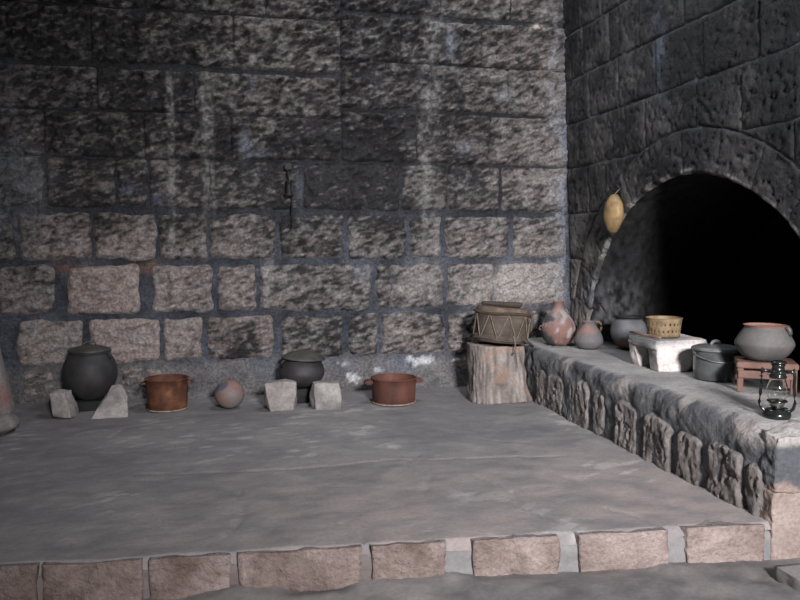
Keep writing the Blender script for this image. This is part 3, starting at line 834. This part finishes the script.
# pair under the squat pot
o = rock('hearth_stone', [(.27, 5.60, 0), (.44, 5.60, 0), (.45, 5.78, 0), (.27, 5.78, 0), (.235, 5.61, .20), (.445, 5.62, .195), (.45, 5.77, .18), (.25, 5.77, .19)],
         513, pale, M['rock'], n=20, rnd=.28, amp=.011, chip=.028, fr=9)
tag(o, 'pale chipped block in front of the squat pot, nearer the tipped clay jar', 'stone', 'hearth stones')
o = rock('hearth_stone', [(.585, 5.57, 0), (.775, 5.56, 0), (.785, 5.77, 0), (.59, 5.77, 0), (.58, 5.59, .20), (.775, 5.59, .205), (.78, 5.76, .19), (.585, 5.76, .185)],
         514, rock_col((.15, .142, .138), (.33, .315, .305), 521), M['rock'], n=20, rnd=.24, amp=.010, chip=.022, fr=9)
tag(o, 'pale cube-shaped block in front of the squat pot, nearer the wide brown pan', 'stone', 'hearth stones')

o = rock('hearth_stone', boxc(.44, .61, 5.86, 6.05, 0, .112), 516, rock_col((.010, .010, .010), (.028, .027, .027), 523), M['rock'], n=14, rnd=.16, amp=.006, chip=.012, fr=9)  # added rest for the squat pot, its black stands in for shade
tag(o, 'low added stone under the belly of the squat pot, coloured black as its shade', 'stone', 'hearth stones')

def pan(t, r, h, mat, flare=1.0):
    lathe('body', iron_profile([(0, 0), (r * .93, 0), (r * .97, .006), (r * .985, h * .3), (r * flare, h * .7), (r * flare, h - .004), (r * flare + .006, h)], .006), mat, t, wob=.012, seed=int(r * 1000))
    tube('rolled_rim', [((r * flare + .003) * math.cos(a), (r * flare + .003) * math.sin(a), h) for a in np.linspace(0, 2 * math.pi, 48, endpoint=False)], .006, mat, t, closed=True)
    tube('base_rim', [((r * .965) * math.cos(a), (r * .965) * math.sin(a), .006) for a in np.linspace(0, 2 * math.pi, 48, endpoint=False)], .006, M['rust_edge'], t, closed=True)

t = thing('rusty_pan', 'deep orange-rusted cooking pan with side handles beside the wedge-shaped stone', 'pan', (-.465, 5.865, .004), 0)
pan(t, .146, .225, M['rust'], 1.01)
for s in (-1, 1):
    tube('handle', [(s * (.146 + dx), dy, .20 - .3 * dx) for dx, dy in ((-.002, -.055), (.024, -.05), (.036, -.02), (.036, .02), (.024, .05), (-.002, .055))], .010, M['rust'], t, flat=.6)
t = thing('rusty_pan', 'wide shallow brown-rusted pan with tab handles standing alone near the stump', 'pan', (1.203, 5.745, .004), 0)
pan(t, .168, .188, M['rust2'])
for s in (-1, 1):
    boxm('handle', s * .160 if s > 0 else -.225, .225 if s > 0 else s * .160, -.04, .04, .145, .178, M['rust2'], t, .010)

# --- small clay ball jar lying tilted
def clay_col(stops_seed, terra=(.26, .125, .09), ash=(.20, .195, .20), soot=(.03, .03, .032), wa=.5, ws=.3, fz=None):
    def f(P):
        x, y, z = P.T
        n = fbm3(x * 9, y * 9, z * 9, stops_seed, 3); n2 = fbm3(x * 13, y * 13, z * 13, stops_seed + 4, 3)
        c = mixc(terra, ash, np.clip(sstep(.40, .60, n + (wa - .5)), 0, 1))
        s = n2 + (ws - .5)
        if fz is not None: s = s + fz(P)
        return mixc(c, soot, sstep(.48, .64, s))
    return f
t = thing('clay_jar', 'small round pinkish clay jar tipped over on the floor by the wall', 'jar', (-.02, 5.80, .105), 0, rot=(math.radians(-62), math.radians(8), .3))
lathe('body', iron_profile(smoothp([(0, -.105), (.05, -.094), (.092, -.055), (.108, 0), (.096, .05), (.06, .085), (.045, .098), (.05, .112)]), .006), M['clay'], t, wob=.015, seed=7,
      colfn=clay_col(531, terra=(.19, .118, .108), ash=(.17, .15, .148), soot=(.07, .08, .10), wa=.45, ws=.38))
tube('lug', [(.09, .02, .045), (.112, .025, .055), (.115, .025, .03), (.1, .02, .02)], .008, M['clay'], t)

# --- weathered stump
def stump():
    nz_, na = 46, 110
    Zg, A = np.meshgrid(np.linspace(0, 1, nz_), np.linspace(0, 2 * math.pi, na, endpoint=False), indexing='ij')
    z = Zg * .43
    cx = 1.998 + .022 * (1 - Zg) ** 1.5
    rx = .203 + .020 * (1 - Zg) ** 2; ry = .165 + .02 * (1 - Zg)
    ca, sa = np.cos(A), np.sin(A)
    ex = .62                                    # squarish section, flat split front
    X = np.sign(ca) * np.abs(ca) ** ex; Y = np.sign(sa) * np.abs(sa) ** ex
    bark = (fbm(A * 9, z * 3, 541, 4) - .5); kn = (fbm(A * 3, z * 7, 542, 3) - .5)
    k = 1 + bark * .14 + kn * .22
    right = sstep(.3, 1, ca) * (1 - Zg) ** 2 * .03
    x = cx + X * rx * k + right; y = 5.70 + Y * ry * k
    zt = z + Zg * ((fbm(x * 12, y * 12, 543, 3) - .5) * .03 - (x - 2.0) * .05)
    zb = np.where(Zg < .03, (fbm(x * 20, y * 20, 544, 2) - .5) * .008, 0)
    V = np.stack([x, y, zt + zb], -1)
    n = fbm(A * 10, z * 6, 545, 4); n2 = fbm(x * 9, z * 9, 546, 3); n3 = fbm(A * 26, z * 10, 547, 3)
    c = mixc((.085, .074, .069), (.26, .232, .217), np.clip(n * 1.5 - .3 + (n3 - .5) * .9, 0, 1))
    c = mixc(c, (.27, .185, .145), np.clip(sstep(.55, .75, n2 + .16 * Zg - .03), 0, 1) * .5)
    Vt = V.reshape(-1, 3).tolist(); Ct = c.reshape(-1, 3).tolist()
    F_ = [(i * na + j, i * na + (j + 1) % na, (i + 1) * na + (j + 1) % na, (i + 1) * na + j) for i in range(nz_ - 1) for j in range(na)]
    last = (nz_ - 1) * na
    for q in (.75, .5, .25):
        b0 = len(Vt)
        for j in range(na):
            p = V[-1, j]; xx = 2.02 + (p[0] - 2.02) * q; yy = 5.70 + (p[1] - 5.70) * q
            Vt.append((xx, yy, .43 - (xx - 2.0) * .05 + float((vn2(np.array([xx * 14]), np.array([yy * 14]), 548)[0] - .5) * .015))); Ct.append((.20, .165, .14) if int(q * 8) % 4 else (.15, .125, .11))
        F_ += [(last + j, last + (j + 1) % na, b0 + (j + 1) % na, b0 + j) for j in range(na)]
        last = b0
    F_.append(tuple(last + j for j in range(na)))
    F_.append(tuple(j for j in range(na))[::-1])
    o = mesh_np('tree_stump', Vt, F_, M['wood'], None, np.array(Ct))
    return tag(o, 'weathered grey tree stump with a flared foot, carrying the hide drum', 'stump')
stump()

# --- hide drum on the stump
t = thing('hide_drum', 'old brown hide drum laced with cords, sitting on the stump', 'drum', (2.04, 5.70, .456), 0, rot=(0, math.radians(5), .2))
DR, DH = .200, .245
lathe('shell', [(0, 0), (DR * .96, 0), (DR * .99, .03), (DR * 1.02, DH * .5), (DR, DH), (DR * .97, DH + .004), (0, DH + .004)], M['hide'], t, wob=.03, seed=11, wscale=8)
lathe('drum_skin', [(DR * 1.035, DH - .05), (DR * 1.045, DH - .03), (DR * 1.03, DH), (DR * .98, DH + .016), (DR * .6, DH + .020), (0, DH + .018)], M['hide_top'], t, wob=.035, seed=12, wscale=9)
lathe('lower_skin', [(DR * 1.0, -.002), (DR * 1.035, .004), (DR * 1.04, .03), (DR * 1.025, .05), (DR * 1.0, .052)], M['hide'], t, wob=.03, seed=14, wscale=9)
tube('hoop', [((DR * 1.06 + .004 * math.sin(5 * a)) * math.cos(a), DR * 1.06 * math.sin(a), DH - .026 + .006 * math.sin(3 * a)) for a in np.linspace(0, 2 * math.pi, 48, endpoint=False)], .012, M['darkwood'], t, closed=True)
tube('hoop', [((DR * 1.05) * math.cos(a), DR * 1.05 * math.sin(a), .022 + .006 * math.sin(4 * a)) for a in np.linspace(0, 2 * math.pi, 48, endpoint=False)], .009, M['hide'], t, closed=True)
NL = 9
for i in range(NL):
    a0 = 2 * math.pi * (i + .3) / NL
    am = a0 + math.pi / NL
    a1 = a0 + 2 * math.pi / NL
    def pt(a, z, q=1.075): return (DR * q * math.cos(a), DR * q * math.sin(a), z)
    pts = [pt(a0 + (am - a0) * k / 6, DH - .03 - (DH - .055) * k / 6, 1.055 + .012 * abs(k - 3) / 3) for k in range(7)]
    pts += [pt(am + (a1 - am) * k / 6, .025 + (DH - .055) * k / 6, 1.055 + .012 * abs(k - 3) / 3) for k in range(1, 7)]
    tube('lacing', pts, .0045, M['cord'], t, seg=6)
# strap knotted at the side, hanging down
tube('strap', [(.208, -.055, .235), (.225, -.07, .20), (.232, -.07, .15), (.222, -.075, .10), (.226, -.07, .06)], [.016, .02, .015, .013, .006], M['hide'], t, flat=.6)
tube('strap', [(-.02, -.215, .06), (-.01, -.222, .03), (.0, -.225, -.03), (-.006, -.222, -.075)], [.005, .007, .005, .009], M['cord'], t)
tube('strap', [(.06, -.205, .05), (.10, -.205, .02), (.15, -.185, .008), (.19, -.165, -.02)], [.006, .012, .010, .012], M['darkwood'], t)
o = tube('drumstick', [(1.875, 5.66, .759), (1.93, 5.655, .755), (2.0, 5.65, .750), (2.06, 5.645, .745), (2.12, 5.64, .741), (2.17, 5.635, .737), (2.185, 5.634, .736)],
         [.013, .017, .018, .020, .024, .022, .012], M['darkwood'], None, seg=12)
tag(o, 'dark thick drumstick lying on top of the hide drum', 'drumstick')

# --- worn timber post at the picture's edge of the platform
def post():
    nz_, na = 60, 60
    Zg, A = np.meshgrid(np.linspace(0, 1, nz_), np.linspace(0, 2 * math.pi, na, endpoint=False), indexing='ij')
    z = Zg * .95
    r = .165 - .08 * sstep(0, .75, z) + .015 * np.exp(-((z - .05) / .05) ** 2) - .02 * np.exp(-((z - .115) / .02) ** 2)
    r = r * (1 - .35 * sstep(.05, .0, z))
    r = r * (1 + .08 * (fbm(A * 5, z * 3, 551, 3) - .5))
    x = -1.515 + r * np.cos(A) - .06 * z; y = 5.33 + r * np.sin(A) + .08 * z
    c = mixc((.12, .11, .108), (.25, .235, .23), fbm(A * 8, z * 5, 552, 4))
    k = blob(A, z, 5.75, .24, .35, .07); c = mixc(c, (.24, .075, .055), np.clip(k * 1.2 * fbm(A * 6, z * 12, 553, 3) * .9, 0, .6))
    V = np.stack([x, y, z], -1).reshape(-1, 3)
    F_ = [(i * na + j, i * na + (j + 1) % na, (i + 1) * na + (j + 1) % na, (i + 1) * na + j) for i in range(nz_ - 1) for j in range(na)]
    F_ += [tuple(range(na))[::-1], tuple((nz_ - 1) * na + j for j in range(na))]
    o = mesh_np('wooden_post', V, F_, M['wood'], None, c.reshape(-1, 3))
    return tag(o, 'thick grey wooden post with rounded foot and a faded red patch', 'post')
post()

# ================================================================== OBJECTS ON THE BENCH
t = thing('clay_bottle', 'narrow-necked terracotta jar with ash-white streaks in the corner of the bench', 'jar', (2.535, 5.735, ZL), .2)
def jarcol(P):
    x, y, z = P.T
    n = fbm3(x * 10, y * 10, z * 10, 561, 3); n2 = fbm3(x * 26, y * 26, z * 9, 562, 3)
    c = mixc((.205, .108, .088), (.14, .094, .088), n)
    c = mixc(c, (.28, .27, .272), np.clip(sstep(.15, .24, z) * sstep(.31, .24, z) * sstep(.35, .65, n2 + .1), 0, .8))
    c = mixc(c, (.34, .32, .31), np.clip(sstep(.56, .66, n2) * sstep(.25, .1, z), 0, .7))
    return mixc(c, (.055, .055, .062), sstep(.52, .62, n + .22 * sstep(.14, .04, z) - .12))
lathe('body', iron_profile(smoothp([(0, 0), (.07, .003), (.115, .045), (.136, .105), (.126, .17), (.09, .23), (.055, .272), (.043, .300), (.040, .325), (.047, .345)]), .006), M['clay'], t, wob=.012, seed=15, colfn=jarcol)
for a in (-.35, 2.75):
    tube('lug', [((.128 + dx) * math.cos(a), (.128 + dx) * math.sin(a), z) for dx, z in ((0, .15), (.018, .148), (.024, .135), (.018, .122), (0, .118))], .007, M['hide_top'], t)

t = thing('clay_jug', 'small grey and terracotta clay jug with loop handle beside the narrow-necked jar', 'jug', (2.672, 5.475, ZL), -.5)
def jugcol(P):
    x, y, z = P.T
    n = fbm3(x * 11, y * 11, z * 11, 571, 3)
    c = mixc((.22, .12, .098), (.115, .11, .115), sstep(.36, .6, n + .3 * (x < .02) * sstep(.17, .03, z) + .04))
    return c
lathe('body', iron_profile(smoothp([(0, 0), (.07, .002), (.104, .04), (.107, .075), (.088, .125), (.058, .17), (.046, .19), (.054, .208)]), .006), M['clay'], t, wob=.015, seed=16, colfn=jugcol)
tube('handle', [(.045, 0, .200), (.072, 0, .207), (.090, 0, .19), (.094, 0, .165), (.084, 0, .135)], [.010, .0095, .009, .009, .010], M['hide_top'], t)

t = thing('round_pot', 'round ash-grey clay pot with dark rim, set back in the arch mouth', 'pot', (2.99, 5.45, ZL), .0)
t.scale = (.92, .92, .97)
def potcol(P):
    x, y, z = P.T
    n = fbm3(x * 9, y * 9, z * 9, 581, 3)
    c = mixc((.06, .062, .068), (.15, .155, .168), np.clip(n * 1.6 - .3, 0, 1))
    c = mixc(c, (.20, .12, .09), sstep(.10, .04, z + .06 * (n - .5)) * .8)
    return mixc(c, (.02, .02, .02), sstep(.222, .236, z))
lathe('body', iron_profile(smoothp([(0, 0), (.07, .004), (.125, .055), (.150, .12), (.138, .185), (.108, .225), (.104, .238), (.116, .25)]), .007), M['clay'], t, wob=.015, seed=18, colfn=potcol)
tube('handle', [(.105, -.06, .24), (.125, -.07, .243), (.142, -.08, .225), (.138, -.08, .195)], .010, M['clay'], t)
tube('rim', [(.112 * math.cos(a), .112 * math.sin(a), .249) for a in np.linspace(0, 2 * math.pi, 40, endpoint=False)], .006, M['black'], t, closed=True)

# --- hollowed stone stand with colander on it
def stand():
    parts = [rock_vf([(2.60, 4.35, ZL), (2.80, 4.33, ZL), (2.85, 4.47, ZL), (2.60, 4.46, ZL), (2.575, 4.34, .585), (2.93, 4.32, .585), (2.95, 4.47, .575), (2.58, 4.47, .575)], 591, 20, .08, .008, .014, 12),
             rock_vf([(2.56, 4.33, .55), (2.93, 4.32, .55), (2.97, 4.72, .55), (2.57, 4.70, .55), (2.565, 4.335, .605), (2.92, 4.33, .607), (2.965, 4.715, .605), (2.565, 4.70, .605)], 592, 24, .06, .006, .008, 12),
             rock_vf([(2.62, 4.61, ZL), (2.8, 4.62, ZL), (2.8, 4.70, ZL), (2.62, 4.69, ZL), (2.57, 4.63, .575), (2.85, 4.62, .575), (2.85, 4.71, .575), (2.57, 4.70, .575)], 593, 14, .12, .008, .012, 14),
             rock_vf([(2.78, 4.38, ZL), (2.90, 4.38, ZL), (2.90, 4.68, ZL), (2.78, 4.66, ZL), (2.80, 4.38, .58), (2.93, 4.38, .58), (2.93, 4.69, .58), (2.80, 4.68, .58)], 594, 12, .08, .006, .01, 12)]
    Vs, Fs, b = [], [], 0
    for P, Fq in parts:
        Vs.append(P); Fs.append(Fq + b); b += len(P)
    P = np.concatenate(Vs); Fq = np.concatenate(Fs)
    x, y, z = P.T
    n = fbm3(x * 9, y * 9, z * 9, 595, 4); n2 = fbm3(x * 35, y * 35, z * 35, 596, 2)
    c = mixc((.36, .33, .315), (.60, .56, .545), np.clip(n * 1.6 - .3 + (n2 - .5) * .5, 0, 1))
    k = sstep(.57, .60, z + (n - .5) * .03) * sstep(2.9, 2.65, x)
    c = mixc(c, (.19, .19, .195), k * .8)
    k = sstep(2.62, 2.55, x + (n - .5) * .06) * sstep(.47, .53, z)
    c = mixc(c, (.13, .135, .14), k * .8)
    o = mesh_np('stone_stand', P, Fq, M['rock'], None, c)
    bm = bmesh.new(); bm.from_mesh(o.data); bmesh.ops.remove_doubles(bm, verts=bm.verts, dist=1e-4)
    bmesh.ops.recalc_face_normals(bm, faces=bm.faces[:]); bm.to_mesh(o.data); bm.free()
    tag(o, 'big whitish hollowed stone block on the bench carrying the yellow colander', 'stone')
stand()

t = thing('colander', 'yellowish metal colander with two rows of square holes on the white stone', 'colander', (2.735, 4.53, .612), .1)
def colander():
    seg, rows_ = 66, 9
    H, r0, r1 = .118, .098, .112
    th = np.linspace(0, 2 * math.pi, seg, endpoint=False)
    T, I = np.meshgrid(th, np.arange(rows_), indexing='ij')
    z = I / (rows_ - 1) * H; r = r0 + (r1 - r0) * z / H
    V = np.stack([r * np.cos(T), r * np.sin(T), z], -1).reshape(-1, 3)
    Fq = []
    for i in range(seg):
        for j in range(rows_ - 1):
            if (j == 2 and i % 3 == 0) or (j == 5 and i % 3 == 1): continue
            i2 = (i + 1) % seg
            Fq.append((i * rows_ + j, i2 * rows_ + j, i2 * rows_ + j + 1, i * rows_ + j + 1))
    V = V.tolist(); V.append((0, 0, 0)); c0 = len(V) - 1
    for i in range(seg): Fq.append((c0, ((i + 1) % seg) * rows_, i * rows_))
    o = mesh_np('body', V, Fq, M['brass'], t)
    s = o.modifiers.new('thickness', 'SOLIDIFY'); s.thickness = .003
    tube('rim', [(r1 * math.cos(a), r1 * math.sin(a), H) for a in np.linspace(0, 2 * math.pi, 48, endpoint=False)], .004, M['brass'], t, closed=True)
colander()
o = tube('wooden_stick', [(2.585, 4.69, .625), (2.59, 4.60, .624), (2.60, 4.50, .622), (2.615, 4.40, .621), (2.62, 4.37, .620)], [.007, .010, .010, .009, .006], M['stick'], None)
tag(o, 'thin reddish-brown wooden stick lying on the white stone beside the colander', 'stick')

# --- dark enamel pot with lid and bail
t = thing('enamel_pot', 'dark enamelled cylindrical pot with lid and wire bail on the bench', 'pot', (2.80, 4.07, ZL), .0)
t.scale = (1.1, 1.1, 1.04)
lathe('body', iron_profile([(0, 0), (.104, 0), (.110, .006), (.112, .06), (.113, .15), (.116, .165), (.121, .168)], .004), M['enamel'], t)
lid = lathe('lid', [(0, .164), (.120, .166), (.125, .172), (.122, .180), (.10, .188), (.05, .194), (0, .196)], M['enamel_lid'], t)
tube('lid_handle', arc((0, 0, .193), .028, 0, math.pi, 8, 'xz', .022), .006, M['enamel_lid'], lid, flat=1.6)
tube('rim', [(.123 * math.cos(a), .123 * math.sin(a), .169) for a in np.linspace(0, 2 * math.pi, 48, endpoint=False)], .004, M['wire'], t, closed=True)
bl = [(.122 * math.cos(a) * 1.02, .122 * math.sin(a) * 1.02, .150 - .042 * math.sin((a - math.radians(172)) / math.radians(180) * math.pi)) for a in np.linspace(math.radians(172), math.radians(352), 20)]
tube('bail', bl, .0028, M['wire'], t, seg=6)
for a in (math.radians(172), math.radians(352)):
    boxm('ear', .118 * math.cos(a) - .01, .118 * math.cos(a) + .01, .118 * math.sin(a) - .008, .118 * math.sin(a) + .008, .135, .165, M['enamel'], t, .003)

# --- low wooden stool with the clay pot
SX, SY = 2.845, 3.69
t = thing('wooden_stool', 'low reddish wooden stool with plank rails under the grey pot', 'stool', (SX, SY, ZL), math.radians(-32))
t.scale = (1, 1, .91)
hw, hd = .150, .115
for sx in (-1, 1):
    for sy in (-1, 1):
        x = sx * (hw - .02); y = sy * (hd - .018)
        boxm('leg', x - .015, x + .015, y - .013, y + .013, 0, .145, M['redwood'], t, .003)
boxm('seat_board', -hw, hw, -hd - .012, -hd + .085, .145, .180, M['redwood'], t, .005)
boxm('seat_board', -hw, hw, -hd + .092, hd + .012, .145, .178, M['redwood'], t, .005)
for sy in (-1, 1):
    boxm('apron', -hw + .008, hw - .008, sy * (hd - .018) - .026 if sy < 0 else sy * (hd - .018) + .012, sy * (hd - .018) - .012 if sy < 0 else sy * (hd - .018) + .026, .085, .130, M['redwood'], t, .003)
for sx in (-1, 1):
    boxm('end_rail', sx * (hw - .02) - .012, sx * (hw - .02) + .012, -hd + .03, hd - .03, .09, .128, M['redwood'], t, .003)

t = thing('clay_pot', 'wide-bellied smoky grey clay pot with reddish rim standing on the stool', 'pot', (SX - .01, SY, ZL + .165), .0)
def bellcol(P):
    x, y, z = P.T
    n = fbm3(x * 8, y * 8, z * 8, 601, 3); n2 = fbm3(x * 22, y * 22, z * 22, 602, 3)
    c = mixc((.062, .060, .062), (.125, .120, .118), np.clip(n * 1.5 - .25, 0, 1))
    c = mixc(c, (.20, .11, .085), sstep(.70, .80, n2) * .5)
    return mixc(c, (.24, .125, .092), sstep(.176, .186, z + .012 * (n2 - .5)) * .9)
lathe('body', iron_profile(smoothp([(0, 0), (.075, .002), (.118, .03), (.148, .078), (.147, .105), (.122, .15), (.107, .172), (.104, .182), (.112, .193)]), .007), M['clay'], t, wob=.015, seed=21, colfn=bellcol)
for a in (-.95,):
    tube('lug', [((.107 + dx) * math.cos(a), (.107 + dx) * math.sin(a), z) for dx, z in ((-.004, .186), (.008, .183), (.018, .170), (.022, .152), (.022, .14))], [.012, .014, .014, .013, .01], M['iron_lid'], t)

# --- hurricane lantern
t = thing('hurricane_lantern', 'black hurricane oil lantern with glass globe at the end of the bench', 'lantern', (2.455, 3.095, .405), math.radians(-35))
lathe('fuel_tank', smoothp([(0, 0), (.052, 0), (.060, .004), (.062, .012), (.060, .022), (.052, .032), (.046, .040), (.026, .046), (.022, .052), (0, .053)], 60), M['lantern'], t, 40)
tube('fuel_cap', [(.032, -.026, .036), (.034, -.028, .052)], .011, M['lantern'], t, seg=14)
bn = lathe('burner', [(0, .048), (.022, .05), (.030, .056), (.034, .066), (.034, .076), (.018, .086), (.006, .09), (0, .09)], M['burner'], t, 32)
lathe('globe', smoothp([(.033, .076), (.040, .092), (.046, .115), (.045, .138), (.036, .168), (.030, .186)], 30) + smoothp([(.0285, .186), (.0345, .168), (.0435, .138), (.0445, .115), (.0385, .092), (.0315, .077)], 30), M['glass'], t, 40)
lathe('globe_plate', [(.020, .074), (.043, .074), (.045, .078), (.043, .081), (.020, .081)], M['lantern'], t, 36)
ch = lathe('chimney', [(.030, .183), (.037, .184), (.038, .196), (.034, .199), (.034, .207), (.040, .210), (.040, .216), (.029, .219), (.026, .238), (.030, .242), (.030, .248), (.020, .254), (0, .256)], M['lantern'], t, 36)
lathe('vent_cap', [(0, .252), (.034, .252), (.037, .256), (.032, .262), (.012, .268), (0, .269)], M['lantern'], ch, 32)
for s in (-1, 1):
    pts = [(s * .036, 0, .212), (s * .058, 0, .216), (s * .068, 0, .208), (s * .070, 0, .19), (s * .068, 0, .15), (s * .071, 0, .11), (s * .074, 0, .07), (s * .068, 0, .045), (s * .055, 0, .032), (s * .044, 0, .030)]
    tube('air_tube', pts, .0075, M['lantern'], t, seg=10)
    boxm('bail_ear', s * .066 - .005, s * .066 + .005, -.006, .006, .208, .230, M['lantern'], t, .002)
tube('bail', arc((0, .012, .221), .070, 0, -math.pi, 16, 'xz', .03), .0018, M['wire'], t, seg=6)
tube('guard_wire', [(.048 * math.cos(a), .048 * math.sin(a), .128) for a in np.linspace(0, 2 * math.pi, 36, endpoint=False)], .0015, M['wire'], t, seg=6, closed=True)
tube('wick_knob', [(0, -.030, .060), (0, -.060, .060), (0, -.064, .060)], [.003, .003, .009], M['burner'], t, seg=12)

# ================================================================== ON THE WALLS
zg = 1.43
t = thing('gourd_bowl', 'yellow oval gourd hanging on the sooty wall beside the arch', 'gourd', (float(xr(zg)) - .07, 5.315, zg), 0, rot=(math.radians(4), 0, 0))
lathe('rind', smoothp([(0, -.146), (.035, -.136), (.066, -.10), (.092, -.04), (.096, .01), (.084, .07), (.056, .115), (.03, .138), (.0, .146)], 60), M['gourd'], t, 48, wob=.012, seed=23, sq=(.66, 1.0))
tube('cord', [(.0, 0, .140), (.02, 0, .165), (.045, 0, .19)], .004, M['cord'], t, seg=6)
tube('peg', [(.09, 0, .185), (.03, 0, .195), (.015, 0, .20)], .009, M['black'], t, seg=8)

t = thing('iron_candle_holder', 'small black iron holder with a long spike fixed on the back wall', 'holder', (.455, 6.165, 1.58), 0)
tube('spike', [(.028, 0, .03), (.026, 0, -.06), (.024, .004, -.16), (.018, .01, -.25)], [.008, .008, .007, .005], M['black'], t, seg=8)
lathe('cup', [(0, 0), (.030, 0), (.036, .008), (.034, .02), (.022, .024), (.022, .105), (.027, .11), (.024, .118), (0, .118)], M['black'], t, 20)
boxm('wall_plate', -.030, .022, -.012, .10, .205, .255, M['black'], t, .006)
tube('stem', [(-.006, .0, .22), (-.004, .0, .16), (0, 0, .11)], .006, M['black'], t, seg=8)

yh = 5.60
xh = float(xr(.72))
o = tube('iron_hook', [(xh - .0, yh + .09, .735), (xh - .04, yh + .06, .742), (xh - .05, yh, .735), (xh - .05, yh - .06, .70), (xh - .045, yh - .09, .675)], .006, M['black'], None, seg=8)
tag(o, 'thin bent black iron hook stuck in the wall above the jug', 'hook')
